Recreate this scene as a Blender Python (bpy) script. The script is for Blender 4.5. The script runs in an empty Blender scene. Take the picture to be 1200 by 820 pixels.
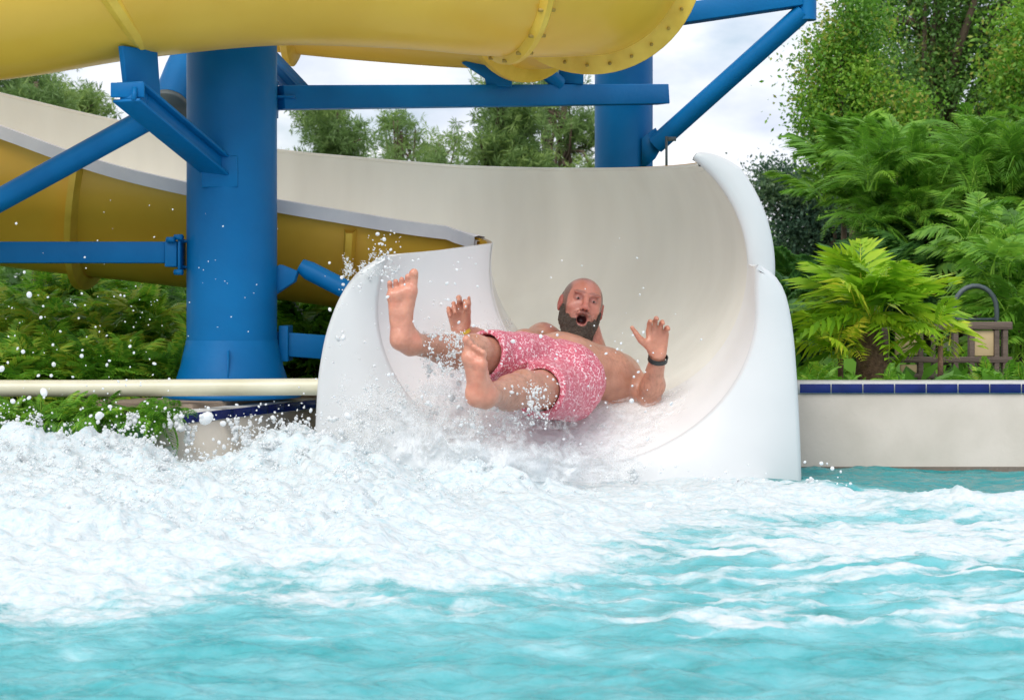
import bpy, math, random
import numpy as np
from mathutils import Vector, Matrix

random.seed(5)
RNG = np.random.default_rng(5)
sc = bpy.context.scene
COL = sc.collection
FPX = 2000.0      # focal length in pixels of a 1200 px wide frame (60 mm)
CAM_H = 0.70      # camera height above the water
PI = math.pi


def at(px, py, Y):
    """world point on the plane at depth Y"""
    return np.array([(px - 600.0) * Y / FPX, Y, CAM_H - (py - 350.0) * Y / FPX])


# ---------------------------------------------------------------- noise
_perm = RNG.permutation(256).astype(np.int64)
_perm = np.concatenate([_perm, _perm, _perm])
_grad = RNG.normal(size=(256, 3)); _grad /= np.linalg.norm(_grad, axis=1)[:, None]


def noise(x, y, z=0.0):
    x, y, z = np.broadcast_arrays(np.asarray(x, float), np.asarray(y, float), np.asarray(z, float))
    xi = np.floor(x).astype(np.int64); yi = np.floor(y).astype(np.int64); zi = np.floor(z).astype(np.int64)
    xf = x - xi; yf = y - yi; zf = z - zi
    u = xf * xf * xf * (xf * (xf * 6 - 15) + 10); v = yf * yf * yf * (yf * (yf * 6 - 15) + 10)
    w = zf * zf * zf * (zf * (zf * 6 - 15) + 10)
    out = 0.0
    for dx in (0, 1):
        for dy in (0, 1):
            for dz in (0, 1):
                h = _perm[_perm[_perm[(xi + dx) & 255] + ((yi + dy) & 255)] + ((zi + dz) & 255)]
                g = _grad[h]
                d = g[..., 0] * (xf - dx) + g[..., 1] * (yf - dy) + g[..., 2] * (zf - dz)
                out = out + d * (u if dx else 1 - u) * (v if dy else 1 - v) * (w if dz else 1 - w)
    return out * 1.6


def fbm(x, y, z=0.0, octs=4, gain=0.5):
    a, s, f = 1.0, 0.0, 1.0
    for i in range(octs):
        s = s + a * noise(x * f + i * 7.3, y * f + i * 3.1, z * f + i * 5.7)
        a *= gain; f *= 2.03
    return s


def sstep(a, b, x):
    t = np.clip((x - a) / (b - a), 0, 1)
    return t * t * (3 - 2 * t)


# ---------------------------------------------------------------- objects
def tag(o, label=None, cat=None, group=None, kind=None):
    if label: o['label'] = label
    if cat: o['category'] = cat
    if group: o['group'] = group
    if kind: o['kind'] = kind
    return o


def thing(name, label, cat, loc=(0, 0, 0), group=None):
    o = bpy.data.objects.new(name, None); COL.objects.link(o)
    o.location = loc; o.empty_display_size = 0.1
    tag(o, label, cat, group)
    return o


def mesh_obj(name, V, F, mat=None, parent=None, smooth=False, col=None, tint=None, sharp=None):
    """V (n,3) world coordinates; F = array (m,k) or list of arrays/lists"""
    V = np.asarray(V, float).reshape(-1, 3)
    if parent is not None:
        V = V - np.array(parent_origin(parent))
    me = bpy.data.meshes.new(name)
    groups = [np.asarray(F)] if isinstance(F, np.ndarray) else F
    if not isinstance(F, np.ndarray):
        if len(F) and not isinstance(F[0], np.ndarray):
            by = {}
            for f in F: by.setdefault(len(f), []).append(f)
            groups = [np.array(v) for v in by.values()]
    loops = np.concatenate([g.reshape(-1) for g in groups]).astype(np.int32)
    tot = np.concatenate([np.full(len(g), g.shape[1]) for g in groups]).astype(np.int32)
    start = np.concatenate([[0], np.cumsum(tot)[:-1]]).astype(np.int32)
    me.vertices.add(len(V)); me.vertices.foreach_set('co', V.astype(np.float32).reshape(-1))
    me.loops.add(len(loops)); me.loops.foreach_set('vertex_index', loops)
    me.polygons.add(len(tot)); me.polygons.foreach_set('loop_start', start)
    try: me.polygons.foreach_set('loop_total', tot)
    except Exception: pass
    me.update(calc_edges=True); me.validate(verbose=False)
    if smooth: me.polygons.foreach_set('use_smooth', np.ones(len(me.polygons), bool))
    if sharp is not None: me.set_sharp_from_angle(angle=math.radians(sharp))
    if tint is not None:
        a = me.attributes.new('tint', 'FLOAT', 'POINT'); a.data.foreach_set('value', np.asarray(tint, np.float32).reshape(-1))
    if col is not None:
        a = me.attributes.new('Col', 'FLOAT_COLOR', 'POINT')
        c = np.ones((len(V), 4), np.float32); c[:, :3] = col; a.data.foreach_set('color', c.reshape(-1))
    if mat: me.materials.append(mat)
    o = bpy.data.objects.new(name, me); COL.objects.link(o)
    if parent is not None: o.parent = parent
    return o


def parent_origin(p):
    o = Vector((0, 0, 0))
    while p is not None:
        o = o + p.location; p = p.parent
    return o


class MB:
    def __init__(s): s.V = []; s.F = []; s.n = 0; s.T = []
    def add(s, V, F, tint=0.5):
        V = np.asarray(V, float).reshape(-1, 3)
        for f in F: s.F.append([int(i) + s.n for i in f])
        s.V.append(V); s.n += len(V); s.T.append(np.full(len(V), tint))
    def box(s, c, size, R=None):
        c = np.asarray(c, float); h = np.asarray(size, float) / 2
        P = np.array([[x, y, z] for x in (-1, 1) for y in (-1, 1) for z in (-1, 1)], float) * h
        if R is not None: P = P @ np.asarray(R).T
        s.add(P + c, [(0, 1, 3, 2), (4, 6, 7, 5), (0, 4, 5, 1), (2, 3, 7, 6), (0, 2, 6, 4), (1, 5, 7, 3)])
    def beam(s, a, b, w, h, up=(0, 0, 1)):
        a = np.asarray(a, float); b = np.asarray(b, float)
        R = frame(b - a, up)
        s.box((a + b) / 2, (np.linalg.norm(b - a), w, h), R)
    def tube(s, pts, rad, seg=16, cap=True):
        pts = np.asarray(pts, float); n = len(pts)
        rad = np.broadcast_to(np.asarray(rad, float), (n,))
        V = []; up = None
        for i in range(n):
            d = pts[min(i + 1, n - 1)] - pts[max(i - 1, 0)]
            R = frame(d, (0, 0, 1) if abs(d[2]) < 0.9 * np.linalg.norm(d) else (1, 0, 0))
            if up is not None:
                # keep the ring from twisting
                d = d / np.linalg.norm(d); u = up - d * (up @ d); u /= np.linalg.norm(u)
                R = np.stack([d, np.cross(u, d), u], 1)
            up = R[:, 2]
            a = np.arange(seg) * 2 * PI / seg
            V.append(pts[i] + rad[i] * (np.cos(a)[:, None] * R[:, 1] + np.sin(a)[:, None] * R[:, 2]))
        F = []
        for i in range(n - 1):
            for j in range(seg):
                k = (j + 1) % seg
                F.append((i * seg + j, i * seg + k, (i + 1) * seg + k, (i + 1) * seg + j))
        if cap: F.append(tuple(range(seg))[::-1]); F.append(tuple((n - 1) * seg + j for j in range(seg)))
        s.add(np.concatenate(V), F)
    def build(s, name, mat, parent=None, smooth=False, bevel=0, sharp=None):
        o = mesh_obj(name, np.concatenate(s.V), s.F, mat, parent, smooth, tint=np.concatenate(s.T), sharp=sharp)
        if bevel:
            m = o.modifiers.new('bev', 'BEVEL'); m.width = bevel; m.segments = 2; m.limit_method = 'ANGLE'; m.angle_limit = math.radians(40)
        return o


def frame(d, up=(0, 0, 1)):
    d = np.asarray(d, float); d = d / np.linalg.norm(d); up = np.asarray(up, float)
    y = np.cross(up, d); y /= np.linalg.norm(y)
    return np.stack([d, y, np.cross(d, y)], 1)


def grid_faces(nu, nv, closed_v=False):
    i = np.arange(nu - 1)[:, None]; m = nv if closed_v else nv - 1
    j = np.arange(m)[None, :]; k = (j + 1) % nv
    return np.stack([i * nv + j, i * nv + k, (i + 1) * nv + k, (i + 1) * nv + j], -1).reshape(-1, 4)


# ---------------------------------------------------------------- materials
def new_mat(name):
    m = bpy.data.materials.new(name); m.use_nodes = True
    nt = m.node_tree; b = nt.nodes['Principled BSDF']
    return m, nt, b


def N(nt, t, **kw):
    n = nt.nodes.new(t)
    for k, v in kw.items():
        if k == 'op': n.operation = v
        elif k == 'blend': n.blend_type = v
        else: n.inputs[k].default_value = v
    return n


def ramp(nt, fac, stops):
    r = nt.nodes.new('ShaderNodeValToRGB'); nt.links.new(fac, r.inputs[0])
    e = r.color_ramp.elements
    while len(e) < len(stops): e.new(0.5)
    for i, (p, c) in enumerate(stops):
        e[i].position = p; e[i].color = (*c, 1) if len(c) == 3 else c
    return r.outputs[0]


def plain(name, c1, c2=None, scale=6, rough=0.5, bump=0.0, bscale=40, coat=0.0, detail=6, stretch=(1, 1, 1), spec=0.5, transl=0):
    """two-tone mottled surface with optional bump"""
    m, nt, b = new_mat(name)
    tc = N(nt, 'ShaderNodeTexCoord'); mp = N(nt, 'ShaderNodeMapping'); mp.inputs['Scale'].default_value = stretch
    nt.links.new(tc.outputs['Object'], mp.inputs['Vector'])
    n = N(nt, 'ShaderNodeTexNoise', Scale=scale, Detail=detail); nt.links.new(mp.outputs[0], n.inputs['Vector'])
    c2 = c2 or tuple(x * 0.8 for x in c1)
    nt.links.new(ramp(nt, n.outputs[0], [(0.35, c1), (0.68, c2)]), b.inputs['Base Color'])
    b.inputs['Roughness'].default_value = rough
    b.inputs['Specular IOR Level'].default_value = spec
    b.inputs['Coat Weight'].default_value = coat; b.inputs['Coat Roughness'].default_value = 0.12
    if bump:
        n2 = N(nt, 'ShaderNodeTexNoise', Scale=bscale, Detail=8); nt.links.new(mp.outputs[0], n2.inputs['Vector'])
        bp = N(nt, 'ShaderNodeBump', Strength=bump, Distance=0.01); nt.links.new(n2.outputs[0], bp.inputs['Height'])
        nt.links.new(bp.outputs[0], b.inputs['Normal'])
    if transl:
        tr = N(nt, 'ShaderNodeBsdfTranslucent'); tr.inputs[0].default_value = (*c1, 1)
        mx = N(nt, 'ShaderNodeMixShader'); mx.inputs[0].default_value = transl
        nt.links.new(b.outputs[0], mx.inputs[1]); nt.links.new(tr.outputs[0], mx.inputs[2])
        nt.links.new(mx.outputs[0], nt.nodes['Material Output'].inputs[0])
    return m


def leaf_mat(name, stops, transl=0.45, rough=0.5):
    m, nt, b = new_mat(name)
    at_ = nt.nodes.new('ShaderNodeAttribute'); at_.attribute_name = 'tint'
    c = ramp(nt, at_.outputs['Fac'], stops)
    nt.links.new(c, b.inputs['Base Color']); b.inputs['Roughness'].default_value = rough
    tr = N(nt, 'ShaderNodeBsdfTranslucent'); nt.links.new(c, tr.inputs[0])
    mx = N(nt, 'ShaderNodeMixShader'); mx.inputs[0].default_value = transl
    nt.links.new(b.outputs[0], mx.inputs[1]); nt.links.new(tr.outputs[0], mx.inputs[2])
    nt.links.new(mx.outputs[0], nt.nodes['Material Output'].inputs[0])
    return m


M = {}
M['blue'] = plain('blue_paint', (0.0, 0.16, 0.43), (0.0, 0.125, 0.35), 3, 0.45, 0.12, 30, spec=0.22)
M['yellow'] = plain('yellow_fibreglass', (0.88, 0.53, 0.06), (0.80, 0.45, 0.04), 2.2, 0.38, 0.05, 9, coat=0.12)
M['yellow_rim'] = plain('yellow_flange', (0.90, 0.60, 0.08), (0.74, 0.45, 0.04), 9, 0.45, 0.1, 30)
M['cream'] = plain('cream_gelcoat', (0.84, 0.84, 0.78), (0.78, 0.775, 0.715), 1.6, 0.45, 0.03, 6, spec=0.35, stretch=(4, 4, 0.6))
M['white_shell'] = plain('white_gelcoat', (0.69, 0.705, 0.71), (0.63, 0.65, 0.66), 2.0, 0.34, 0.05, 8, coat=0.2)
M['channel'] = plain('white_gelcoat_lit', (0.84, 0.85, 0.845), (0.79, 0.80, 0.80), 2.0, 0.4, 0.05, 8, spec=0.35)  # same white gelcoat as the shell, bounced light inside put into a brighter colour
M['lip'] = plain('grey_white_lip', (0.72, 0.72, 0.75), (0.62, 0.62, 0.66), 6, 0.4, 0.05)
M['bolt'] = plain('weathered_bolt', (0.50, 0.32, 0.05), (0.36, 0.22, 0.04), 20, 0.5)
M['pipe'] = plain('cream_pipe', (0.76, 0.73, 0.56), (0.66, 0.62, 0.45), 5, 0.35, 0.04, 20, coat=0.2)
M['concrete'] = plain('pool_concrete', (0.60, 0.56, 0.50), (0.50, 0.47, 0.41), 4, 0.85, 0.15, 60)
M['waterline'] = plain('damp_concrete', (0.16, 0.13, 0.10), (0.11, 0.10, 0.08), 9, 0.5, 0.3, 60)
M['slab'] = plain('brown_concrete', (0.26, 0.19, 0.14), (0.34, 0.27, 0.21), 12, 0.85, 0.5, 90)
M['tile'] = plain('navy_tile', (0.006, 0.014, 0.11), (0.01, 0.022, 0.16), 14, 0.25, spec=0.3)
M['grout'] = plain('pale_grout', (0.62, 0.62, 0.60), (0.5, 0.5, 0.5), 30, 0.8)
M['soil'] = plain('soil', (0.05, 0.035, 0.02), (0.04, 0.06, 0.02), 3, 0.95, 0.6, 30)
M['basin'] = plain('pool_plaster', (0.3, 0.55, 0.58), (0.25, 0.5, 0.55), 4, 0.8)
M['bark'] = plain('bark', (0.12, 0.085, 0.055), (0.06, 0.045, 0.03), 8, 0.9, 0.9, 30, stretch=(1, 1, 0.3))
M['palm_trunk'] = plain('scarred_trunk', (0.22, 0.13, 0.08), (0.09, 0.055, 0.035), 45, 0.9, 1.0, 60, detail=2)
M['wood'] = plain('weathered_wood', (0.17, 0.125, 0.10), (0.10, 0.075, 0.06), 9, 0.8, 0.5, 40, stretch=(0.3, 1, 3))
M['panel'] = plain('cream_board', (0.62, 0.47, 0.26), (0.55, 0.42, 0.24), 5, 0.7, 0.2, 30)
M['grey_metal'] = plain('grey_metal', (0.09, 0.12, 0.13), (0.06, 0.08, 0.09), 9, 0.5)
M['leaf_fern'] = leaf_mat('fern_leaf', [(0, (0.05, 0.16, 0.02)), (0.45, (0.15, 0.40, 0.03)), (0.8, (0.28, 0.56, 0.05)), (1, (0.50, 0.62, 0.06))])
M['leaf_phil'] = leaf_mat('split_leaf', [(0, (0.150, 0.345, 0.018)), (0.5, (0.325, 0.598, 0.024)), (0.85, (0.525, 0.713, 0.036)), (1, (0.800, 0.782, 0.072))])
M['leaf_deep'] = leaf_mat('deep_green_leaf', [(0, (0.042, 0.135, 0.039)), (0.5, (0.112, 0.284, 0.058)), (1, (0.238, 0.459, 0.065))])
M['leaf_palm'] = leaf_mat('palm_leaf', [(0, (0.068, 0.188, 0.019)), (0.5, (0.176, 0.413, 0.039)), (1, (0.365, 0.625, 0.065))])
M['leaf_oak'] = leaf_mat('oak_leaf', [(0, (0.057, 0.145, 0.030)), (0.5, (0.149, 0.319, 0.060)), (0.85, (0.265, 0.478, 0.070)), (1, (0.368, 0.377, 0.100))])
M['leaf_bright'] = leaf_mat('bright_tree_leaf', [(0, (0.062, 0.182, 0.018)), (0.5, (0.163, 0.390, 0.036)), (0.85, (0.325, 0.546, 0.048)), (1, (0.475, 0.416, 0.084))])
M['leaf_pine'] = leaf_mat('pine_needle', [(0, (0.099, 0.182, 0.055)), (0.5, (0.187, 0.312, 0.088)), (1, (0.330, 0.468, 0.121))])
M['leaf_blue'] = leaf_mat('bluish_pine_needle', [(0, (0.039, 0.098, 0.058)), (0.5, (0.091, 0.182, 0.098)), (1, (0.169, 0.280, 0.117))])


def skin_mat():
    m, nt, b = new_mat('skin')
    a = nt.nodes.new('ShaderNodeAttribute'); a.attribute_name = 'Col'
    tc = N(nt, 'ShaderNodeTexCoord'); n = N(nt, 'ShaderNodeTexNoise', Scale=26, Detail=6)
    nt.links.new(tc.outputs['Object'], n.inputs['Vector'])
    mx = N(nt, 'ShaderNodeMix'); mx.data_type = 'RGBA'; mx.blend_type = 'MULTIPLY'; mx.inputs[0].default_value = 0.6
    nt.links.new(a.outputs['Color'], mx.inputs[6])
    nt.links.new(ramp(nt, n.outputs[0], [(0.3, (0.80, 0.68, 0.66)), (0.7, (1.1, 1.06, 1.02))]), mx.inputs[7])
    nt.links.new(mx.outputs[2], b.inputs['Base Color'])
    b.inputs['Roughness'].default_value = 0.28
    b.inputs['Subsurface Weight'].default_value = 0.15; b.inputs['Subsurface Radius'].default_value = (0.02, 0.008, 0.004)
    b.inputs['Subsurface Scale'].default_value = 0.6
    n2 = N(nt, 'ShaderNodeTexNoise', Scale=120, Detail=4); nt.links.new(tc.outputs['Object'], n2.inputs['Vector'])
    bp = N(nt, 'ShaderNodeBump', Strength=0.5, Distance=0.004); nt.links.new(n2.outputs[0], bp.inputs['Height'])
    nt.links.new(bp.outputs[0], b.inputs['Normal'])
    return m


def shorts_mat():
    m, nt, b = new_mat('patterned_swim_fabric')
    tc = N(nt, 'ShaderNodeTexCoord')
    v = N(nt, 'ShaderNodeTexVoronoi', Scale=75); v.feature = 'DISTANCE_TO_EDGE'
    n = N(nt, 'ShaderNodeTexNoise', Scale=85, Detail=3)
    for q in (v, n): nt.links.new(tc.outputs['Object'], q.inputs['Vector'])
    mth = N(nt, 'ShaderNodeMath', op='MULTIPLY'); mth.inputs[1].default_value = 1.6; nt.links.new(v.outputs[0], mth.inputs[0])
    ad = N(nt, 'ShaderNodeMath', op='ADD'); nt.links.new(mth.outputs[0], ad.inputs[0]); nt.links.new(n.outputs[0], ad.inputs[1])
    c = ramp(nt, ad.outputs[0], [(0.50, (0.84, 0.60, 0.63)), (0.59, (0.68, 0.20, 0.27)), (0.72, (0.50, 0.035, 0.08)), (0.98, (0.64, 0.18, 0.24))])
    nt.links.new(c, b.inputs['Base Color']); b.inputs['Roughness'].default_value = 0.5
    n2 = N(nt, 'ShaderNodeTexNoise', Scale=16, Detail=5); nt.links.new(tc.outputs['Object'], n2.inputs['Vector'])
    bp = N(nt, 'ShaderNodeBump', Strength=0.5, Distance=0.02); nt.links.new(n2.outputs[0], bp.inputs['Height'])
    nt.links.new(bp.outputs[0], b.inputs['Normal'])
    return m


def hair_mat(name, c1, c2):
    return plain(name, c1, c2, 160, 0.6, 1.0, 220, detail=3)


def water_mat():
    m, nt, b = new_mat('pool_water')
    L = nt.links.new
    geo = nt.nodes.new('ShaderNodeNewGeometry')
    a = nt.nodes.new('ShaderNodeAttribute'); a.attribute_name = 'foam'
    a2 = nt.nodes.new('ShaderNodeAttribute'); a2.attribute_name = 'milk'
    mp = N(nt, 'ShaderNodeMapping'); mp.inputs['Scale'].default_value = (0.75, 1.0, 1.0); L(geo.outputs['Position'], mp.inputs['Vector'])
    n1 = N(nt, 'ShaderNodeTexNoise', Scale=9, Detail=9, Roughness=0.62, Distortion=0.6); L(mp.outputs[0], n1.inputs['Vector'])
    n2 = N(nt, 'ShaderNodeTexNoise', Scale=55, Detail=6, Roughness=0.7); L(mp.outputs[0], n2.inputs['Vector'])
    # foam mask = smoothstep(attr + noise)
    s1 = N(nt, 'ShaderNodeMath', op='MULTIPLY_ADD'); L(n1.outputs[0], s1.inputs[0]); s1.inputs[1].default_value = 1.5; L(a.outputs['Fac'], s1.inputs[2])
    s2 = N(nt, 'ShaderNodeMath', op='MULTIPLY_ADD'); L(n2.outputs[0], s2.inputs[0]); s2.inputs[1].default_value = 0.45; L(s1.outputs[0], s2.inputs[2])
    mr = N(nt, 'ShaderNodeMapRange'); mr.interpolation_type = 'SMOOTHSTEP'
    L(s2.outputs[0], mr.inputs[0]); mr.inputs[1].default_value = 1.12; mr.inputs[2].default_value = 1.80
    # water colour
    wn = N(nt, 'ShaderNodeTexNoise', Scale=7.0, Detail=8, Roughness=0.68, Distortion=0.4); L(mp.outputs[0], wn.inputs['Vector'])
    s3 = N(nt, 'ShaderNodeMath', op='ADD'); L(wn.outputs[0], s3.inputs[0]); L(a2.outputs['Fac'], s3.inputs[1])
    wc = ramp(nt, s3.outputs[0], [(0.26, (0.02, 0.25, 0.26)), (0.50, (0.07, 0.39, 0.42)), (0.76, (0.17, 0.50, 0.54)), (1.0, (0.40, 0.66, 0.70))])
    fc = ramp(nt, n2.outputs[0], [(0.30, (0.42, 0.60, 0.65)), (0.46, (0.61, 0.69, 0.715)), (0.64, (0.70, 0.73, 0.74))])
    mx = N(nt, 'ShaderNodeMix'); mx.data_type = 'RGBA'; L(mr.outputs[0], mx.inputs[0]); L(wc, mx.inputs[6]); L(fc, mx.inputs[7])
    L(mx.outputs[2], b.inputs['Base Color'])
    rr = N(nt, 'ShaderNodeMapRange'); L(mr.outputs[0], rr.inputs[0]); rr.inputs[3].default_value = 0.09; rr.inputs[4].default_value = 0.6
    L(rr.outputs[0], b.inputs['Roughness']); b.inputs['IOR'].default_value = 1.33
    # ripples
    r1 = N(nt, 'ShaderNodeTexNoise', Scale=16, Detail=6, Roughness=0.6, Distortion=0.8); L(mp.outputs[0], r1.inputs['Vector'])
    bp = N(nt, 'ShaderNodeBump', Strength=0.55, Distance=0.02); L(r1.outputs[0], bp.inputs['Height'])
    bp2 = N(nt, 'ShaderNodeBump', Strength=0.6, Distance=0.012); L(s2.outputs[0], bp2.inputs['Height']); L(bp.outputs[0], bp2.inputs['Normal'])
    L(bp2.outputs[0], b.inputs['Normal'])
    return m


def foam_mat(name='splash_foam', transl=0.3, cc=((0.60, 0.69, 0.73), (0.74, 0.77, 0.79)), bmp=0.6):
    m, nt, b = new_mat(name); L = nt.links.new
    geo = nt.nodes.new('ShaderNodeNewGeometry')
    n2 = N(nt, 'ShaderNodeTexNoise', Scale=30, Detail=7, Roughness=0.7); L(geo.outputs['Position'], n2.inputs['Vector'])
    c = ramp(nt, n2.outputs[0], [(0.3, cc[0]), (0.6, cc[1])])
    L(c, b.inputs['Base Color']); b.inputs['Roughness'].default_value = 0.35; b.inputs['IOR'].default_value = 1.33
    bp = N(nt, 'ShaderNodeBump', Strength=bmp, Distance=0.01); L(n2.outputs[0], bp.inputs['Height']); L(bp.outputs[0], b.inputs['Normal'])
    tr = N(nt, 'ShaderNodeBsdfTranslucent'); L(c, tr.inputs[0])
    mx = N(nt, 'ShaderNodeMixShader'); mx.inputs[0].default_value = transl
    L(b.outputs[0], mx.inputs[1]); L(tr.outputs[0], mx.inputs[2]); L(mx.outputs[0], nt.nodes['Material Output'].inputs[0])
    return m


def veil_mat():
    """thin aerated water: foam with see-through holes"""
    m = foam_mat('water_veil', 0.4, ((0.84, 0.88, 0.90), (0.90, 0.92, 0.93)), 0.35); nt = m.node_tree; L = nt.links.new
    out = nt.nodes['Material Output']; src = out.inputs[0].links[0].from_socket
    a = nt.nodes.new('ShaderNodeAttribute'); a.attribute_name = 'tint'
    geo = nt.nodes.new('ShaderNodeNewGeometry')
    n = N(nt, 'ShaderNodeTexNoise', Scale=22, Detail=8, Roughness=0.72, Distortion=0.5); L(geo.outputs['Position'], n.inputs['Vector'])
    s = N(nt, 'ShaderNodeMath', op='MULTIPLY_ADD'); L(n.outputs[0], s.inputs[0]); s.inputs[1].default_value = 1.6; L(a.outputs['Fac'], s.inputs[2])
    mr = N(nt, 'ShaderNodeMapRange'); L(s.outputs[0], mr.inputs[0]); mr.inputs[1].default_value = 1.0; mr.inputs[2].default_value = 1.6
    tp = nt.nodes.new('ShaderNodeBsdfTransparent')
    mx = N(nt, 'ShaderNodeMixShader'); L(mr.outputs[0], mx.inputs[0]); L(tp.outputs[0], mx.inputs[1]); L(src, mx.inputs[2])
    L(mx.outputs[0], out.inputs[0])
    return m


M['skin'] = skin_mat(); M['shorts'] = shorts_mat()
M['beard'] = hair_mat('beard_hair', (0.045, 0.030, 0.022), (0.11, 0.082, 0.062))
M['stubble'] = hair_mat('cropped_hair', (0.16, 0.11, 0.09), (0.06, 0.045, 0.04))
M['black_band'] = plain('black_rubber', (0.012, 0.02, 0.022), (0.02, 0.03, 0.03), 20, 0.4)
M['yellow_band'] = plain('yellow_band', (0.7, 0.5, 0.03), (0.6, 0.42, 0.03), 20, 0.4)
M['eye'] = plain('eye', (0.34, 0.26, 0.25), (0.28, 0.2, 0.2), 60, 0.15)
M['iris'] = plain('iris', (0.03, 0.02, 0.015), (0.02, 0.015, 0.01), 60, 0.15)
M['water'] = water_mat(); M['foam'] = foam_mat(); M['bead'] = foam_mat('foam_beads', 0.4, ((0.88, 0.91, 0.925), (0.93, 0.945, 0.95)), 0.0); M['veil'] = veil_mat()
M['drop'] = foam_mat('water_drops', 0.45, ((0.9, 0.93, 0.95), (0.95, 0.96, 0.97)), 0.1)

# ================================================================ camera, world, sun
cam_d = bpy.data.cameras.new('camera'); cam = bpy.data.objects.new('camera', cam_d); COL.objects.link(cam)
cam_d.sensor_width = 36; cam_d.lens = 36 * FPX / 1200; cam_d.shift_y = -60 / 1200
cam_d.clip_end = 2000; cam_d.clip_start = 0.05
cam.location = (0, 0, CAM_H); cam.rotation_euler = (PI / 2, 0, 0)
cam_d.dof.use_dof = True; cam_d.dof.focus_distance = 6.7; cam_d.dof.aperture_fstop = 8
sc.camera = cam

SUN_EL, SUN_AZ = math.radians(48), math.radians(205)    # azimuth clockwise from +Y: behind the camera, to its left
w = bpy.data.worlds.new('World'); sc.world = w; w.use_nodes = True
nt = w.node_tree; nt.nodes.clear(); L = nt.links.new
sky = nt.nodes.new('ShaderNodeTexSky'); sky.sky_type = 'NISHITA'; sky.sun_disc = False
sky.sun_elevation = SUN_EL; sky.sun_rotation = SUN_AZ; sky.air_density = 1.0; sky.dust_density = 2.0
tc = nt.nodes.new('ShaderNodeTexCoord')
mp = N(nt, 'ShaderNodeMapping'); mp.inputs['Scale'].default_value = (1.0, 1.0, 2.2); L(tc.outputs['Generated'], mp.inputs['Vector'])
n1 = N(nt, 'ShaderNodeTexNoise', Scale=5.5, Detail=8, Roughness=0.55); L(mp.outputs[0], n1.inputs['Vector'])
n2 = N(nt, 'ShaderNodeTexNoise', Scale=9.0, Detail=8, Roughness=0.5); L(mp.outputs[0], n2.inputs['Vector'])
cov = N(nt, 'ShaderNodeMapRange'); L(n1.outputs[0], cov.inputs[0]); cov.inputs[1].default_value = 0.22; cov.inputs[2].default_value = 0.45
cl = ramp(nt, n2.outputs[0], [(0.36, (5.6, 6.1, 7.1)), (0.50, (7.2, 7.5, 8.2)), (0.64, (8.2, 8.35, 8.7))])
mx = N(nt, 'ShaderNodeMix'); mx.data_type = 'RGBA'; L(cov.outputs[0], mx.inputs[0]); L(sky.outputs[0], mx.inputs[6]); L(cl, mx.inputs[7])
bg = N(nt, 'ShaderNodeBackground', Strength=0.10); L(mx.outputs[2], bg.inputs[0])
L(bg.outputs[0], nt.nodes.new('ShaderNodeOutputWorld').inputs[0])

sun_d = bpy.data.lights.new('sun', 'SUN'); sun_d.energy = 1.5; sun_d.angle = math.radians(38); sun_d.color = (1, 0.96, 0.90)
sun = bpy.data.objects.new('sun', sun_d); COL.objects.link(sun)
sd = Vector((math.sin(SUN_AZ) * math.cos(SUN_EL), math.cos(SUN_AZ) * math.cos(SUN_EL), math.sin(SUN_EL)))
sun.rotation_euler = sd.to_track_quat('Z', 'Y').to_euler()
sc.view_settings.view_transform = 'Standard'; sc.view_settings.look = 'None'; sc.view_settings.gamma = 1
sc.view_settings.exposure = 0.48
sc.render.engine = 'CYCLES'
sc.cycles.use_denoising = True
sc.cycles.max_bounces = 12; sc.cycles.diffuse_bounces = 8; sc.cycles.transparent_max_bounces = 12
sc.cycles.use_adaptive_sampling = True; sc.cycles.adaptive_threshold = 0.02

# ================================================================ ground and pool
GZ = 0.25
# pool outline on the far side, left to right
edge = np.array([(-9.0, 6.15), (-1.75, 6.2), (-1.27, 6.37), (-0.845, 7.35), (-0.6, 7.62), (1.16, 7.62), (1.16, 7.0), (9.0, 7.0)])
out = 400.0
V = [(x, y, GZ) for x, y in edge]; n = len(V)
V += [(x, out, GZ) for x in (-out, *edge[1:-1, 0], out)]
V[0] = (-9.0, 6.15, GZ)
F = [(i, i + 1, n + i + 1, n + i) for i in range(n - 1)]
b0 = len(V)
V += [(-out, -out, GZ), (-9, -9, GZ), (9, -9, GZ), (out, -out, GZ)]
F += [(b0, b0 + 1, 0, n), (b0, b0 + 3, b0 + 2, b0 + 1), (b0 + 3, n + n - 1, n - 1, b0 + 2)]
tag(mesh_obj('ground', V, F, M['soil']), kind='structure')
# pool basin
P = [(x - 0.04 if abs(x + 0.9) < 0.4 else x, y + 0.05) for x, y in edge] + [(9.05, -9), (-9.05, -9)]
V = [(x, y, GZ - 0.02) for x, y in P] + [(x, y, -1.1) for x, y in P]; k = len(P)
F = [(i, (i + 1) % k, k + (i + 1) % k, k + i) for i in range(k)] + [tuple(range(2 * k - 1, k - 1, -1))]
tag(mesh_obj('pool_floor', V, F, M['basin']), kind='structure')


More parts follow.
